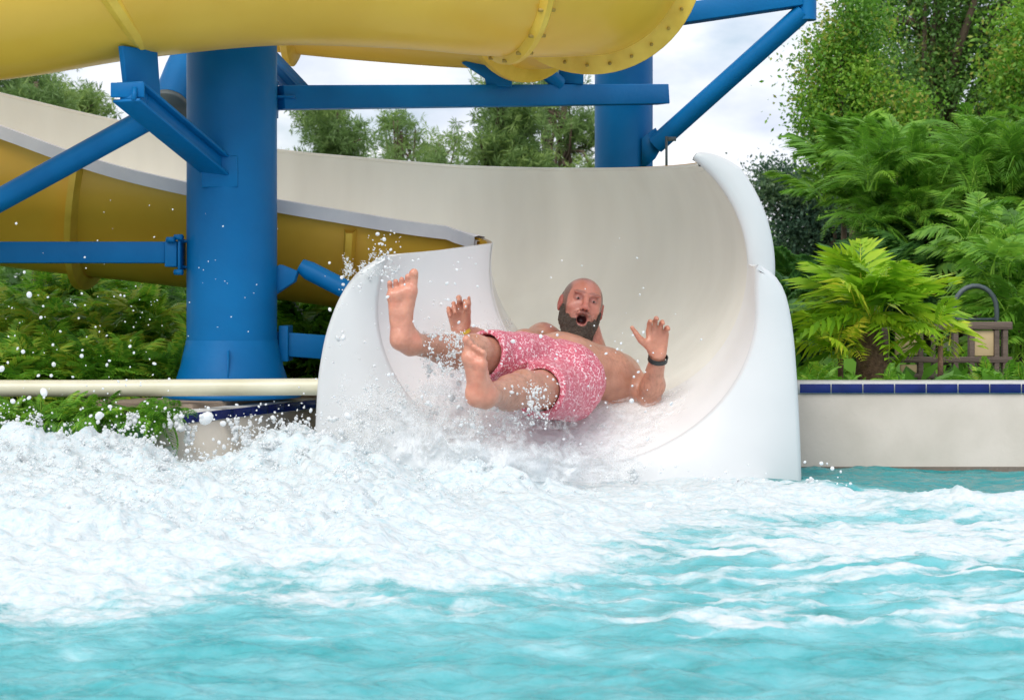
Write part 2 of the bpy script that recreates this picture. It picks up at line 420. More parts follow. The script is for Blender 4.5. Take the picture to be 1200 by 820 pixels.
def pool_wall(name, label, a, b, top, bottom, thick, tile_h, tile_w, cap=True):
    a = np.array(a, float); b = np.array(b, float); d = b - a; Ln = np.linalg.norm(d); d /= Ln
    nrm = np.array([d[1], -d[0]])        # towards the water
    t = thing(name, label, 'pool wall', (*((a + b) / 2), 0.0))
    R = np.array([[d[0], nrm[0], 0], [d[1], nrm[1], 0], [0, 0, 1]])
    def boxat(m, s0, s1, o0, o1, z0, z1):
        c2 = a + d * (s0 + s1) / 2 + nrm * (o0 + o1) / 2
        m.box((c2[0], c2[1], (z0 + z1) / 2), (s1 - s0, o1 - o0, z1 - z0), R)
    m = MB(); boxat(m, 0, Ln, -thick, 0, bottom, top - tile_h - 0.002); m.build('wall_face', M['concrete'], t)
    m = MB(); boxat(m, 0, Ln, 0.001, 0.006, -0.12, 0.012); m.build('waterline_stain', M['waterline'], t)
    m = MB(); boxat(m, 0, Ln, -thick, 0.002, top - tile_h, top); m.build('grout_bed', M['grout'], t)
    m = MB(); x = 0.02
    while x < Ln - tile_w:
        boxat(m, x, x + tile_w - 0.005, 0.0025, 0.009, top - tile_h + 0.003, top - 0.006)
        boxat(m, x, x + tile_w - 0.005, -thick * 0.9, 0.000, top + 0.001, top + 0.006) if not cap else None
        x += tile_w
    m.build('tile_band', M['tile'], t, bevel=0.0015)
    return t


pool_wall('pool_wall', 'straight beige pool wall topped with navy tiles right of the slide mouth', (1.16, 7.0), (9.0, 7.0), 0.357, -1.0, 0.22, 0.046, 0.13)
pool_wall('pool_wall', 'short slanting pool wall with navy tiles under the thick blue column', (-1.27, 6.37), (-0.845, 7.35), 0.272, -1.0, 0.16, 0.045, 0.13)
# concrete pad under the column
t = thing('concrete_pad', 'brown concrete footing pad under the thick blue column', 'footing', (-1.2, 7.0, 0.2))
m = MB()
pts = np.array([(-1.36, 6.66), (-1.24, 6.62), (-0.92, 7.36), (-0.70, 7.62), (-1.75, 7.62), (-1.75, 6.9)])
k = len(pts); m.add([(x, y, 0.20) for x, y in pts] + [(x, y, 0.292) for x, y in pts],
      [tuple(range(k))[::-1], tuple(range(k, 2 * k))] + [(i, (i + 1) % k, k + (i + 1) % k, k + i) for i in range(k)])
m.build('slab', M['slab'], t, bevel=0.006)

# ================================================================ the open flume
A_HALF, B_H = 0.53, 0.55
TC = np.array([-0.28, 7.2]); TR = 0.72


def path(s):
    """centre line and heading of the flume"""
    if s < 3.92: return np.array([s - 4.2, TC[1] + TR]), np.array([1.0, 0.0])
    if s < 3.92 + TR * PI / 2:
        a = (s - 3.92) / TR
        return TC + TR * np.array([math.sin(a), math.cos(a)]), np.array([math.cos(a), -math.sin(a)])
    return np.array([TC[0] + TR, TC[1] - (s - 3.92 - TR * PI / 2)]), np.array([0.0, -1.0])


S_END = 3.92 + TR * PI / 2 + 0.2
ss = np.linspace(-0.6, S_END, 150)
def keyed(s, ks):
    x = np.array([k[0] for k in ks]); y = np.array([k[1] for k in ks])
    q = np.linspace(-0.22, 0.22, 9)
    return np.mean([np.interp(s + d, x, y) for d in q], axis=0)
Zb = keyed(ss, [(-0.6, 1.25), (0, 1.15), (1.86, .866), (2.72, .77), (3.4, .68), (3.92, .59), (4.5, .45), (5.05, .33), (5.25, .26), (5.6, .2)])
Zn = keyed(ss, [(-0.6, 2.1), (0, 1.9), (1.6, 1.56), (1.98, 1.45), (2.35, 1.30), (2.8, 1.19), (3.16, 1.125), (3.9, 1.00), (4.5, .965), (5.25, .93), (5.6, .9)])
Zf = keyed(ss, [(-0.6, 2.3), (0, 2.1), (1.7, 1.70), (2.17, 1.587), (3.02, 1.427), (3.95, 1.346), (4.5, 1.305), (4.9, 1.28), (5.25, 1.27), (5.6, 1.27)])
NV = 49


def prof_pts(c, hd, zb, zn, zf, a, b, off=0.0, nv=NV):
    lat = np.array([-hd[1], hd[0]])              # towards the far wall (traveller's left)
    pn = math.acos(max(-0.999, 1 - (zn - zb) / b)); pf = math.acos(max(-0.999, 1 - (zf - zb) / b))
    ph = np.linspace(-pn, pf, nv)
    x = (a + off) * np.sin(ph); z = zb + b - (b + off) * np.cos(ph)
    return np.stack([c[0] + lat[0] * x, c[1] + lat[1] * x, z], 1)


def flume_grid(off, sel=None):
    rows = []
    for i, s in enumerate(ss):
        c, hd = path(s); rows.append(prof_pts(c, hd, Zb[i], Zn[i], Zf[i], A_HALF, B_H, off))
    return np.array(rows)


flume = thing('open_flume', 'open curving flume, cream inside and yellow outside, ending in a white mouth', 'water slide', (-0.2, 7.9, GZ))
Gi = flume_grid(0.0); Go = flume_grid(0.022)
mesh_obj('inner_shell', Gi.reshape(-1, 3), grid_faces(len(ss), NV), M['cream'], flume, True)
mesh_obj('outer_shell', Go.reshape(-1, 3), grid_faces(len(ss), NV)[:, ::-1], M['yellow'], flume, True)


def rim_strip(name, k, side, mat, i0, i1, drop=0.05, out_=0.05):
    """folded lip along one rim of the flume"""
    rows = []
    for i in range(i0, i1):
        c, hd = path(ss[i]); lat = np.array([-hd[1], hd[0], 0]) * side
        p = Gi[i, k]
        q = [p + (0, 0, -0.004) - lat * 0.002, p + (0, 0, 0.008), p + (0, 0, 0.011) + lat * out_ * 0.6, p + (0, 0, 0.006) + lat * out_, p + lat * (out_ + 0.003) + (0, 0, -drop), p + lat * (out_ - 0.008) + (0, 0, -drop), p + lat * (out_ - 0.012) + (0, 0, -0.012), p + lat * 0.022 + (0, 0, -0.012)]
        rows.append(np.array(q))
    rows = np.array(rows)
    return mesh_obj(name, rows.reshape(-1, 3), grid_faces(len(rows), 8, True), mat, flume, True, sharp=50)


near_end = int(np.argmin(abs(ss - 4.7)))
rim_strip('rim_lip', 0, -1, M['lip'], 0, near_end)
rim_strip('rim_lip', NV - 1, 1, M['cream'], 0, len(ss), 0.03, 0.03)


def seam(s0, name='joint_flange', tilt=0.0):
    i0 = int(np.argmin(abs(ss - s0))); c, hd = path(s0); hd3 = np.array([hd[0], hd[1], 0])
    A = prof_pts(c, hd, Zb[i0], Zn[i0] - 0.06, Zf[i0] - 0.06, A_HALF, B_H, 0.021, 60)
    B = prof_pts(c, hd, Zb[i0], Zn[i0] - 0.06, Zf[i0] - 0.06, A_HALF, B_H, 0.075, 60)
    rows = np.stack([A - hd3 * 0.028, B - hd3 * 0.014, B + hd3 * 0.014, A + hd3 * 0.028], 1)
    rows[..., 0] += (rows[..., 2] - rows[:1, :1, 2]) * tilt
    return mesh_obj(name, rows.reshape(-1, 3), grid_faces(60, 4), M['yellow_rim'], flume, True, sharp=35)


seam(2.32, tilt=0.22); seam(3.5, tilt=0.1)

# end flange of the tall bend (faces the pool)
iE = len(ss) - 1; cE, hE = path(ss[iE])
phf = math.acos(1 - (Zf[iE] - Zb[iE]) / B_H)
ph = np.linspace(math.radians(72), phf + 0.005, 60)
rows = []; tap = np.minimum(1, np.sqrt(np.clip((60 - np.arange(60)) / 14.0, 0.02, 1)))
for off, dy in ((0.0, 0.03), (-0.004, 0.0), (0.004, -0.014), (0.03, -0.022), (0.092, -0.02), (0.108, -0.008), (0.110, 0.02), (0.03, 0.04)):
    o_ = off * tap
    rows.append(np.stack([cE[0] + (A_HALF + o_) * np.sin(ph), np.full(60, cE[1] + dy), Zb[iE] + B_H - (B_H + o_) * np.cos(ph)], 1))
G = np.array(rows)
mesh_obj('end_flange', G.reshape(-1, 3), grid_faces(len(rows), 60), M['white_shell'], flume, True)

# exit section
ex = thing('exit_section', None, None); ex.parent = flume; ex.location = (0, 0, 0)
ex['label'] = 'white flared mouth with a broad flat front panel'
NE = 26; yy = np.linspace(7.02, 6.53, NE); NP = 73
rows = []
def ex_prof(Y, off=0.0):
    t = (7.02 - Y) / 0.51; e = t * t * (3 - 2 * t) * 0.6 + t * 0.4
    c = 0.44 + (0.205 - 0.44) * e; a = A_HALF - 0.004 + (0.729 - A_HALF) * e; b = B_H - 0.004 + (0.064 + 0.55 - B_H) * e - 0.01 * e
    zb = np.interp(Y, [6.5, 6.65, 6.8, 7.0, 7.04], [0.045, 0.12, 0.19, Zb[-1] + 0.006, Zb[-1] + 0.018])
    zl = 0.93 + (0.855 - 0.93) * t; zr = 0.845 + (0.82 - 0.845) * t
    pl = math.acos(max(-1, 1 - (zl - zb) / b)); pr = math.acos(1 - (zr - zb) / b)
    ph = np.linspace(-pl, pr, NP)
    sx = np.where(ph > PI / 2, np.sin(ph) * (1 - t) + t, np.sin(ph))
    return np.stack([c + (a + off) * sx, np.full(NP, Y), zb + b - (b + off) * np.cos(ph)], 1)
for Y in yy: rows.append(ex_prof(Y))
G = np.array(rows)
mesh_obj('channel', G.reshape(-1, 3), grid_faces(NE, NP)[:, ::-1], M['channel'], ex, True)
inner = ex_prof(6.53)
outer_keys = np.array([(-0.50, 0.862), (-0.60, 0.80), (-0.665, 0.70), (-0.715, 0.56), (-0.742, 0.40), (-0.752, 0.2), (-0.755, -0.05), (-0.74, -0.22),
                       (0.2, -0.24), (1.08, -0.22), (1.108, -0.05), (1.102, 0.15), (1.092, 0.35), (1.078, 0.55), (1.055, 0.70), (1.03, 0.77), (0.99, 0.815), (0.95, 0.826)])
d = np.concatenate([[0], np.cumsum(np.linalg.norm(np.diff(outer_keys, axis=0), axis=1))])
# match the outer outline to the inner one by keeping the share of length on each side
tt = np.concatenate([np.linspace(0, d[7], NP // 2, endpoint=False), np.linspace(d[7], d[9], 9, endpoint=False), np.linspace(d[9], d[-1], NP - NP // 2 - 9)])
outer = np.stack([np.interp(tt, d, outer_keys[:, 0]), np.full(NP, 6.5), np.interp(tt, d, outer_keys[:, 1])], 1)
for _ in range(3): outer[1:-1] = (outer[:-2] + 2 * outer[1:-1] + outer[2:]) / 4
ctr = np.array([0.18, 0, 0.3])
def grow(P_, k, y):
    v = P_ - np.array([0.18, 0, 0.25]); v[:, 1] = 0; v /= np.linalg.norm(v, axis=1)[:, None]
    Q = P_ + v * k; Q[:, 1] = y; return Q
rings = [inner, grow(inner, 0.006, 6.513), grow(inner, 0.018, 6.503), grow(outer, -0.022, 6.5), grow(outer, -0.006, 6.505), grow(outer, 0.0, 6.52), grow(outer, 0.003, 6.60), grow(outer, 0.0, 7.0)]
for q_ in rings[-2:]:
    k_ = (q_[:, 0] > 0.8) & (q_[:, 2] > 0.7); q_[k_, 0] = np.maximum(q_[k_, 0], 1.0 if q_[0, 1] > 6.9 else 0.93)
G = np.array(rings)
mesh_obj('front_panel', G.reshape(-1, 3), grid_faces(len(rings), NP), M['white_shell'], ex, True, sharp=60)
# top ledges joining the inner rim with the outer skin
for sgn, idx in ((0, 0), (1, NP - 1)):
    yl = yy[5:] if sgn else yy
    L1 = np.array([ex_prof(Y)[idx] for Y in yl]); L2 = np.array([grow(outer, 0.0, Y)[idx] for Y in yl])
    if sgn: L2[:, 0] = np.maximum(L2[:, 0], L1[:, 0] + 0.02)
    mid = (L1 + L2) / 2 + (0, 0, 0.006)
    G = np.stack([L1, mid, L2], 1)
    mesh_obj('top_ledge', G.reshape(-1, 3), grid_faces(len(yl), 3), M['white_shell'], ex, True)

# ================================================================ upper enclosed tube
def catmull(P_, n):
    P_ = np.asarray(P_, float); P_ = np.vstack([2 * P_[0] - P_[1], P_, 2 * P_[-1] - P_[-2]])
    out_ = []
    for i in range(1, len(P_) - 2):
        for t in np.linspace(0, 1, n, endpoint=False):
            a, b, c, d_ = P_[i - 1], P_[i], P_[i + 1], P_[i + 2]
            out_.append(0.5 * ((2 * b) + (-a + c) * t + (2 * a - 5 * b + 4 * c - d_) * t * t + (-a + 3 * b - 3 * c + d_) * t ** 3))
    out_.append(P_[-2]); return np.array(out_)


R_T = 0.385
cl_t = catmull([(-3.4, 6.35, 1.80), (-2.5, 6.42, 1.86), (-1.95, 6.48, 1.92), (-1.5, 6.53, 2.00), (-0.95, 6.58, 2.062), (-0.45, 6.60, 2.055), (-0.05, 6.68, 2.035), (0.22, 6.86, 2.06), (0.335, 7.12, 2.10),
                (0.30, 7.50, 2.12), (0.06, 7.92, 2.15), (-0.4, 8.15, 2.2), (-1.1, 8.2, 2.27), (-2.2, 8.15, 2.4), (-3.6, 8.0, 2.55)], 12)
tube_t = thing('enclosed_slide_tube', 'enclosed yellow slide tube with bolted joints looping overhead above the white flume', 'water slide', (0, 7, GZ))
def ring_frame(i):
    d_ = cl_t[min(i + 1, len(cl_t) - 1)] - cl_t[max(i - 1, 0)]
    return frame(d_)
SEG = 64; aa = np.arange(SEG) * 2 * PI / SEG
rows = []
for i in range(len(cl_t)):
    Rm = ring_frame(i); rows.append(cl_t[i] + R_T * (np.cos(aa)[:, None] * Rm[:, 1] + np.sin(aa)[:, None] * Rm[:, 2]))
mesh_obj('tube_shell', np.array(rows).reshape(-1, 3), grid_faces(len(rows), SEG, True), M['yellow'], tube_t, True)


def tube_flange(p, hgt=0.075, w=0.022, lean=(0, 0), bolts=0, fl=0.0):
    i = int(np.argmin(np.linalg.norm(cl_t - np.array(p), axis=1))); Rm = ring_frame(i).copy()
    ax = Rm[:, 0] + lean[0] * Rm[:, 1] + lean[1] * Rm[:, 2]; Rm = frame(ax)
    rows = []
    for r, o_ in ((R_T - 0.02, -w * 2), (R_T + 0.012, -w * 1.6), (R_T + hgt * 0.8, -w), (R_T + hgt, -w * 0.7), (R_T + hgt, w * 0.7), (R_T + hgt * 0.8, w), (R_T + 0.012, w * 1.6), (R_T - 0.02, w * 2)):
        rows.append(cl_t[i] + o_ * Rm[:, 0] + r * (np.cos(aa)[:, None] * Rm[:, 1] + np.sin(aa)[:, None] * Rm[:, 2]))
    fo = mesh_obj('joint_flange', np.array(rows).reshape(-1, 3), grid_faces(8, SEG, True), M['yellow_rim'], tube_t, True, sharp=35)
    for k in range(bolts):
        a = k * 2 * PI / bolts + 0.05
        q = cl_t[i] + (R_T + hgt * 0.52) * (math.cos(a) * Rm[:, 1] + math.sin(a) * Rm[:, 2])
        mb = MB(); mb.tube([q - Rm[:, 0] * (w * 1.4 + 0.012), q + Rm[:, 0] * (w * 1.4 + 0.012)], 0.0075, 6)
        mb.build('bolt', M['bolt'], fo)
    return fo


tube_flange((-1.62, 6.5, 1.98), 0.035, 0.02, lean=(0.0, 0.42))
tube_flange((-0.02, 6.7, 2.04), 0.03, 0.016, lean=(0.05, 0.05), bolts=20)
tube_flange((0.335, 7.10, 2.10), 0.078, 0.018, bolts=28)
tube_flange((0.05, 7.93, 2.15), 0.06, 0.02)
tube_flange((-1.0, 8.2, 2.26), 0.06, 0.02)

# ================================================================ blue steelwork
def bolts_on(parent, pts, d_, r=0.012, l=0.03, mat='blue'):
    for p in pts:
        m = MB(); p = np.asarray(p, float); d0 = np.asarray(d_, float); d0 /= np.linalg.norm(d0)
        m.tube([p, p + d0 * l], r, 6); m.build('bolt', M[mat], parent)


CX, CY, CR = -1.165, 7.10, 0.186
colm = thing('support_column', 'thick blue steel column on a flared base in front of the yellow flume', 'column', (CX, CY, 0.29))
m = MB(); m.tube([(CX, CY, 0.30), (CX, CY, 1.2), (CX, CY, 3.2)], CR, 40); m.build('shaft', M['blue'], colm, True, sharp=40)
m = MB(); m.tube([(CX, CY, 0.31), (CX, CY, 0.33), (CX, CY, 0.42), (CX, CY, 0.53)], [CR + 0.055, CR + 0.055, CR + 0.026, CR + 0.002], 40, False); m.build('base_flare', M['blue'], colm, True, sharp=40)
m = MB(); m.tube([(CX, CY, 0.292), (CX, CY, 0.312)], CR + 0.10, 40); bp = m.build('base_plate', M['blue'], colm)
for k in range(10):
    a = k * 2 * PI / 10 + 0.2
    bolts_on(bp, [(CX + (CR + 0.078) * math.cos(a), CY + (CR + 0.078) * math.sin(a), 0.31)], (0, 0, 1), 0.012, 0.03)
m = MB(); m.box((CX + 0.02, CY - CR - 0.012, 0.40), (0.006, 0.05, 0.18)); m.build('gusset', M['blue'], colm)
# arm reaching towards the camera to carry the tube joint
a0 = at(258, 196, CY - CR + 0.05); a1 = at(150, 106, 6.32)
arm = MB(); ax = (a1 - a0) / np.linalg.norm(a1 - a0); Rm = frame(ax)
L_ = np.linalg.norm(a1 - a0)
def loc(m_, c, size): m_.box(a0 + Rm @ np.array(c, float), size, Rm)
loc(arm, (L_ / 2, 0, 0.030), (L_, 0.115, 0.012)); loc(arm, (L_ / 2, 0, -0.040), (L_, 0.115, 0.012)); loc(arm, (L_ / 2, 0, -0.005), (L_ - 0.002, 0.060, 0.058))
armo = arm.build('arm', M['blue'], colm, bevel=0.003)
m = MB(); m.box(a1 + np.array([0, -0.004, 0.0]), (0.125, 0.012, 0.055)); m.build('end_plate', M['blue'], armo, bevel=0.003)
m = MB(); q = at(258, 200, CY - CR + 0.02); m.box(q + np.array([0, 0.03, -0.005]), (0.15, 0.10, 0.13)); m.build('arm_bracket', M['blue'], colm, bevel=0.006)
# saddle plate between arm end and tube joint
sd_ = MB()
p1 = at(146, 98, 6.38); p2 = at(186, 118, 6.55); p3 = at(182, 60, 6.50); p4 = at(141, 54, 6.36)
for k in (0,):
    Vv = [p1, p2, p3, p4]; nn = np.cross(p2 - p1, p4 - p1); nn /= np.linalg.norm(nn)
    sd_.add([v - nn * 0.012 for v in Vv] + [v + nn * 0.012 for v in Vv], [(3, 2, 1, 0), (4, 5, 6, 7), (0, 1, 5, 4), (1, 2, 6, 5), (2, 3, 7, 6), (3, 0, 4, 7)])
sd_.build('saddle_plate', M['blue'], colm, bevel=0.003)
bolts_on(armo, [at(158, 103, 6.31), at(172, 112, 6.40)], (0, -0.3, -1), 0.010, 0.05)
# diagonal brace pipe running off to the lower left
m = MB(); m.tube([at(172, 140, 6.62), at(-180, 333, 6.95)], 0.046, 24); m.build('brace_pipe', M['blue'], colm, True, sharp=40)
# bracket and stub pipe towards the slide
m = MB()
for y0 in (-0.03, 0.03):
    pz = [at(312, 318, 7.16), at(330, 310, 7.16), at(350, 318, 7.16), at(346, 330, 7.16), at(322, 346, 7.16), at(312, 348, 7.16)]
    Vv = [v + np.array([0, y0 - 0.006, 0]) for v in pz] + [v + np.array([0, y0 + 0.006, 0]) for v in pz]
    m.add(Vv, [(0, 1, 2, 3, 4, 5), (11, 10, 9, 8, 7, 6)] + [(i, i + 6, (i + 1) % 6 + 6, (i + 1) % 6) for i in range(6)])
m.build('lower_bracket', M['blue'], colm, bevel=0.002)
m = MB(); m.tube([at(352, 311, 7.15), at(362, 317, 7.15), at(470, 372, 7.12)], [0.03, 0.04, 0.04], 20); m.build('stub_pipe', M['blue'], colm, True, sharp=40)
m = MB(); m.beam(at(318, 402, 7.2), at(400, 408, 7.25), 0.09, 0.10); m.build('lower_beam', M['blue'], colm, bevel=0.004)
m = MB(); m.box(at(335, 402, 7.22), (0.04, 0.16, 0.15)); m.build('clamp_plate', M['blue'], colm, bevel=0.004)

# horizontal beam coming in from the left
hb = thing('cross_beam', 'low blue box beam from the left edge bolted to the thick column', 'steel beam', tuple(at(100, 296, 7.06)))
m = MB(); m.beam(at(-300, 296, 7.06), at(196, 296, 7.06), 0.09, 0.088); m.build('beam', M['blue'], hb, bevel=0.004)
m = MB()
m.box(at(213, 298, 7.06), (0.012, 0.12, 0.13)); m.box(at(203, 298, 7.06), (0.05, 0.11, 0.105)); cl_ = m.build('end_clamp', M['blue'], hb, bevel=0.004)
bolts_on(cl_, [at(205, 278, 7.0), at(205, 319, 7.0), at(196, 281, 7.0)], (1, -0.4, 0), 0.013, 0.035)
m = MB(); m.box(at(219, 283, 7.08), (0.06, 0.06, 0.01)); m.box(at(219, 313, 7.08), (0.06, 0.06, 0.01)); m.build('lug', M['blue'], hb)

# second column
C2 = np.array([(731 - 600) * 9.0 / FPX, 9.0])
col2 = thing('support_column', 'slimmer blue steel column rising behind the flume rim', 'column', (C2[0], C2[1], GZ))
m = MB(); m.tube([(C2[0], C2[1], GZ), (C2[0], C2[1], 1.0), (C2[0], C2[1], 3.4)], 0.153, 36); m.build('shaft', M['blue'], col2, True, sharp=40)
m = MB(); m.tube([at(768, 170, 8.85), at(942, 14, 8.55)], 0.049, 22); br = m.build('brace_pipe', M['blue'], col2, True, sharp=40)
m = MB(); m.tube([at(946, 24, 8.55), at(946, -60, 8.55)], 0.046, 20); m.build('post', M['blue'], br, True, sharp=40)
m = MB(); m.beam(at(700, 32, 8.75), at(940, -4, 8.55), 0.09, 0.10); m.build('top_beam', M['blue'], col2, bevel=0.004)
m = MB()
pz = [at(752, 162, 8.86), at(768, 150, 8.86), at(778, 168, 8.86), at(768, 186, 8.86), at(752, 200, 8.86)]
Vv = [v + np.array([0, -0.012, 0]) for v in pz] + [v + np.array([0, 0.012, 0]) for v in pz]
m.add(Vv, [(0, 1, 2, 3, 4), (9, 8, 7, 6, 5)] + [(i, i + 5, (i + 1) % 5 + 5, (i + 1) % 5) for i in range(5)]); m.build('gusset', M['blue'], col2)
m = MB(); m.tube([at(781, 160, 8.0), at(781, 206, 8.0)], 0.006, 8); m.box(at(786, 163, 8.0), (0.05, 0.01, 0.02))
sp = m.build('marker_rod', M['grey_metal'], None); tag(sp, 'thin grey rod standing on the flume rim beside the slimmer blue column', 'rod')

# high beam between the columns
xb = thing('cross_beam', 'long blue box beam spanning between the two blue columns above the flume', 'steel beam', tuple(at(500, 114, 8.0)))
b0_, b1_ = at(326, 115, 7.2), at(777, 111, 8.78)
m = MB(); m.beam(b0_, b1_, 0.09, 0.10); m.build('beam', M['blue'], xb, bevel=0.004)
m = MB(); m.box(at(322, 115, 7.16), (0.014, 0.13, 0.16)); m.box(at(333, 115, 7.2), (0.10, 0.12, 0.008)); m.build('end_clamp', M['blue'], xb, bevel=0.003)
m = MB(); m.box(at(318, 114, 7.18), (0.02, 0.04, 0.09)); m.build('pad', M['lip'], xb)
# saddle on the beam, short posts carrying the rear tube
m = MB()
def plate(m_, pts, Y, th=0.012):
    pz = [at(x, y, Y) for x, y in pts]; k_ = len(pz)
    Vv = [v + np.array([0, -th, 0]) for v in pz] + [v + np.array([0, th, 0]) for v in pz]
    m_.add(Vv, [tuple(range(k_)), tuple(range(2 * k_ - 1, k_ - 1, -1))] + [(i, i + k_, (i + 1) % k_ + k_, (i + 1) % k_) for i in range(k_)])
plate(m, [(570, 102), (600, 102), (600, 78), (585, 66), (560, 68), (541, 74), (568, 92)], 7.98, 0.02)
m.build('saddle_plate', M['blue'], xb, bevel=0.003)
m = MB(); m.tube([at(655, 98, 8.25), at(625, 72, 8.1)], 0.036, 14); m.build('stay_pipe', M['blue'], xb, True, sharp=40)
m = MB(); m.box(at(669, 88, 8.35), (0.12, 0.10, 0.10)); m.build('post', M['blue'], xb, bevel=0.004)

# stub drum and sloping arm behind the thick column
rs = thing('tube_bracket', 'blue drum bracket carrying the rear tube left of the thick column', 'bracket', tuple(at(215, 95, 7.7)))
m = MB(); m.tube([at(200, 122, 7.6), at(215, 84, 7.75), at(236, 40, 7.9)], [0.085, 0.085, 0.085], 22); m.build('drum', M['blue'], rs, True, sharp=40)
m = MB(); m.tube([at(197, 129, 7.58), at(199, 124, 7.6)], 0.093, 22); m.build('end_ring', M['grey_metal'], rs)
rs2 = thing('sloping_arm', 'blue channel arm sloping up from the long beam right of the thick column', 'bracket', tuple(at(335, 80, 7.5)))
m = MB(); m.beam(at(352, 104, 7.35), at(296, 44, 7.75), 0.10, 0.012); m.beam(at(345, 108, 7.36), at(290, 48, 7.76), 0.012, 0.07); m.build('channel', M['blue'], rs2)

# cream pipe along the pool edge
pr = thing('water_pipe', 'cream plastic pipe running level from the left edge to the slide mouth', 'pipe', tuple(at(180, 454, 6.62)))
m = MB(); m.tube([at(-400, 455, 6.62), at(100, 455, 6.62), at(384, 453, 6.62)], 0.033, 24); m.build('pipe', M['pipe'], pr, True, sharp=40)
m = MB(); m.tube([at(376, 453, 6.62), at(384, 453, 6.62)], 0.036, 24); m.build('coupling', M['pipe'], pr, True, sharp=40)

# ================================================================ vegetation
def rand_rot(n, rng=RNG):
    q = rng.normal(size=(n, 4)); q /= np.linalg.norm(q, axis=1)[:, None]
    a, b, c, d_ = q.T
    return np.stack([1 - 2 * (c * c + d_ * d_), 2 * (b * c - a * d_), 2 * (b * d_ + a * c), 2 * (b * c + a * d_), 1 - 2 * (b * b + d_ * d_), 2 * (c * d_ - a * b),
                     2 * (b * d_ - a * c), 2 * (c * d_ + a * b), 1 - 2 * (b * b + c * c)], 1).reshape(n, 3, 3)


def stamp(tv, tf, R, s, t, tints):
    """copies of a template: V, F, tint"""
    n = len(t); k = len(tv)
    V = np.einsum('nij,kj->nki', R, tv) * np.asarray(s).reshape(-1, 1, 1) + t[:, None, :]
    F = tf[None] + (np.arange(n) * k)[:, None, None]
    return V.reshape(-1, 3), F.reshape(-1, tf.shape[1]), np.repeat(tints, k)


LEAF_V = np.array([(0, 0, 0), (0.5, 0.26, 0.06), (1, 0, 0), (0.5, -0.26, 0.06)], float); LEAF_F = np.array([[0, 1, 2, 3]])


def frond_template(n=16, L=1.0, leaflet=0.32, width=0.07, droop=0.5, start=0.25, up=0.35, taper=True, sweep=0.5, rng=RNG, lob=1):
    """arching frond: midrib along +X, leaflets to +-Y; every leaflet folded quads"""
    V, F, T = [], [], []
    def rib(t): return np.array([t * L * (1 - 0.15 * droop * t), 0, L * (up * t - droop * t * t)])
    prev = None
    for i in range(9):
        t = i / 8; p = rib(t); wd = 0.012 * L * (1.2 - t)
        V += [p + (0, wd, 0), p - (0, wd, 0)]
        T += [0.75, 0.75]
        if i: k = len(V); F.append((k - 4, k - 3, k - 1, k - 2))
    for i in range(n):
        t = start + (1 - start) * (i + 0.5) / n
        p = rib(t); e = (t - start) / (1 - start)
        ln = leaflet * L * (math.sin(PI * min(1, 0.18 + 0.80 * e)) ** 0.7 if taper else 1) * rng.uniform(0.85, 1.1)
        for sgn in (-1, 1):
            a = sweep + 0.5 * e + rng.uniform(-0.08, 0.08)
            d_ = np.array([math.sin(a), sgn * math.cos(a), -0.18 - 0.25 * droop + rng.uniform(-0.1, 0.1)])
            wv = np.array([math.cos(a), -sgn * math.sin(a), 0.0]) * width * L
            k = len(V)
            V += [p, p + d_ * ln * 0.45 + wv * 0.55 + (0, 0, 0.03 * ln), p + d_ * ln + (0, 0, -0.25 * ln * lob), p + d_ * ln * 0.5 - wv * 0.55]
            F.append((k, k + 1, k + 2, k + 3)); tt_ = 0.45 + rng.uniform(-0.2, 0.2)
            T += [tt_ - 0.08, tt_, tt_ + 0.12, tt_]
    return np.array(V), np.array(F), np.array(T)


FR_FERN = [frond_template(20, 1, 0.27, 0.038, dr, 0.12, 0.65) for dr in (0.6, 0.9, 1.2, 1.5)]
FR_PHIL = [frond_template(11, 1, 0.38, 0.060, dr, 0.38, 0.6, sweep=0.45) for dr in (0.4, 0.6, 0.8, 1.0, 1.2)]
FR_PALM = [frond_template(30, 1, 0.30, 0.020, dr, 0.15, 0.75, sweep=0.6) for dr in (0.8, 1.1, 1.4)]
FR_LONG = [frond_template(18, 1, 0.36, 0.06, 0.7, 0.2, 0.6, sweep=0.7) for _ in range(3)]


def rosette(base, nf, L, tmpl, rng, el=(0.1, 1.2), tint=0.5, spread=0.05, az=None, tvar=0.16, height=0.0):
    """fronds springing from a point"""
    VV, FF, TT, k0 = [], [], [], 0
    for i in range(nf):
        tv, tf, t0 = tmpl[rng.integers(len(tmpl))]
        a = rng.uniform(0, 2 * PI) if az is None else rng.uniform(*az); e = rng.uniform(*el)
        ca, sa, ce, se = math.cos(a), math.sin(a), math.cos(e), math.sin(e)
        Ry = np.array([[ce, 0, -se], [0, 1, 0], [se, 0, ce]]); Rz = np.array([[ca, -sa, 0], [sa, ca, 0], [0, 0, 1]])
        roll = rng.uniform(-0.5, 0.5); Rx = np.array([[1, 0, 0], [0, math.cos(roll), -math.sin(roll)], [0, math.sin(roll), math.cos(roll)]])
        s_ = L * rng.uniform(0.7, 1.1)
        p = np.array(base) + np.array([rng.uniform(-spread, spread), rng.uniform(-spread, spread), rng.uniform(0, height) if height else 0])
        VV.append((tv * s_) @ (Rz @ Ry @ Rx).T + p); FF.append(tf + k0); k0 += len(tv)
        TT.append(np.clip(t0 - 0.5 + tint + rng.normal() * tvar, 0, 1))
    return np.concatenate(VV), np.concatenate(FF), np.concatenate(TT)


def cat(parts):
    V, F, T, k = [], [], [], 0
    for v, f, t in parts:
        V.append(v); F.append(f + k); T.append(t); k += len(v)
    return np.concatenate(V), np.concatenate(F), np.concatenate(T)


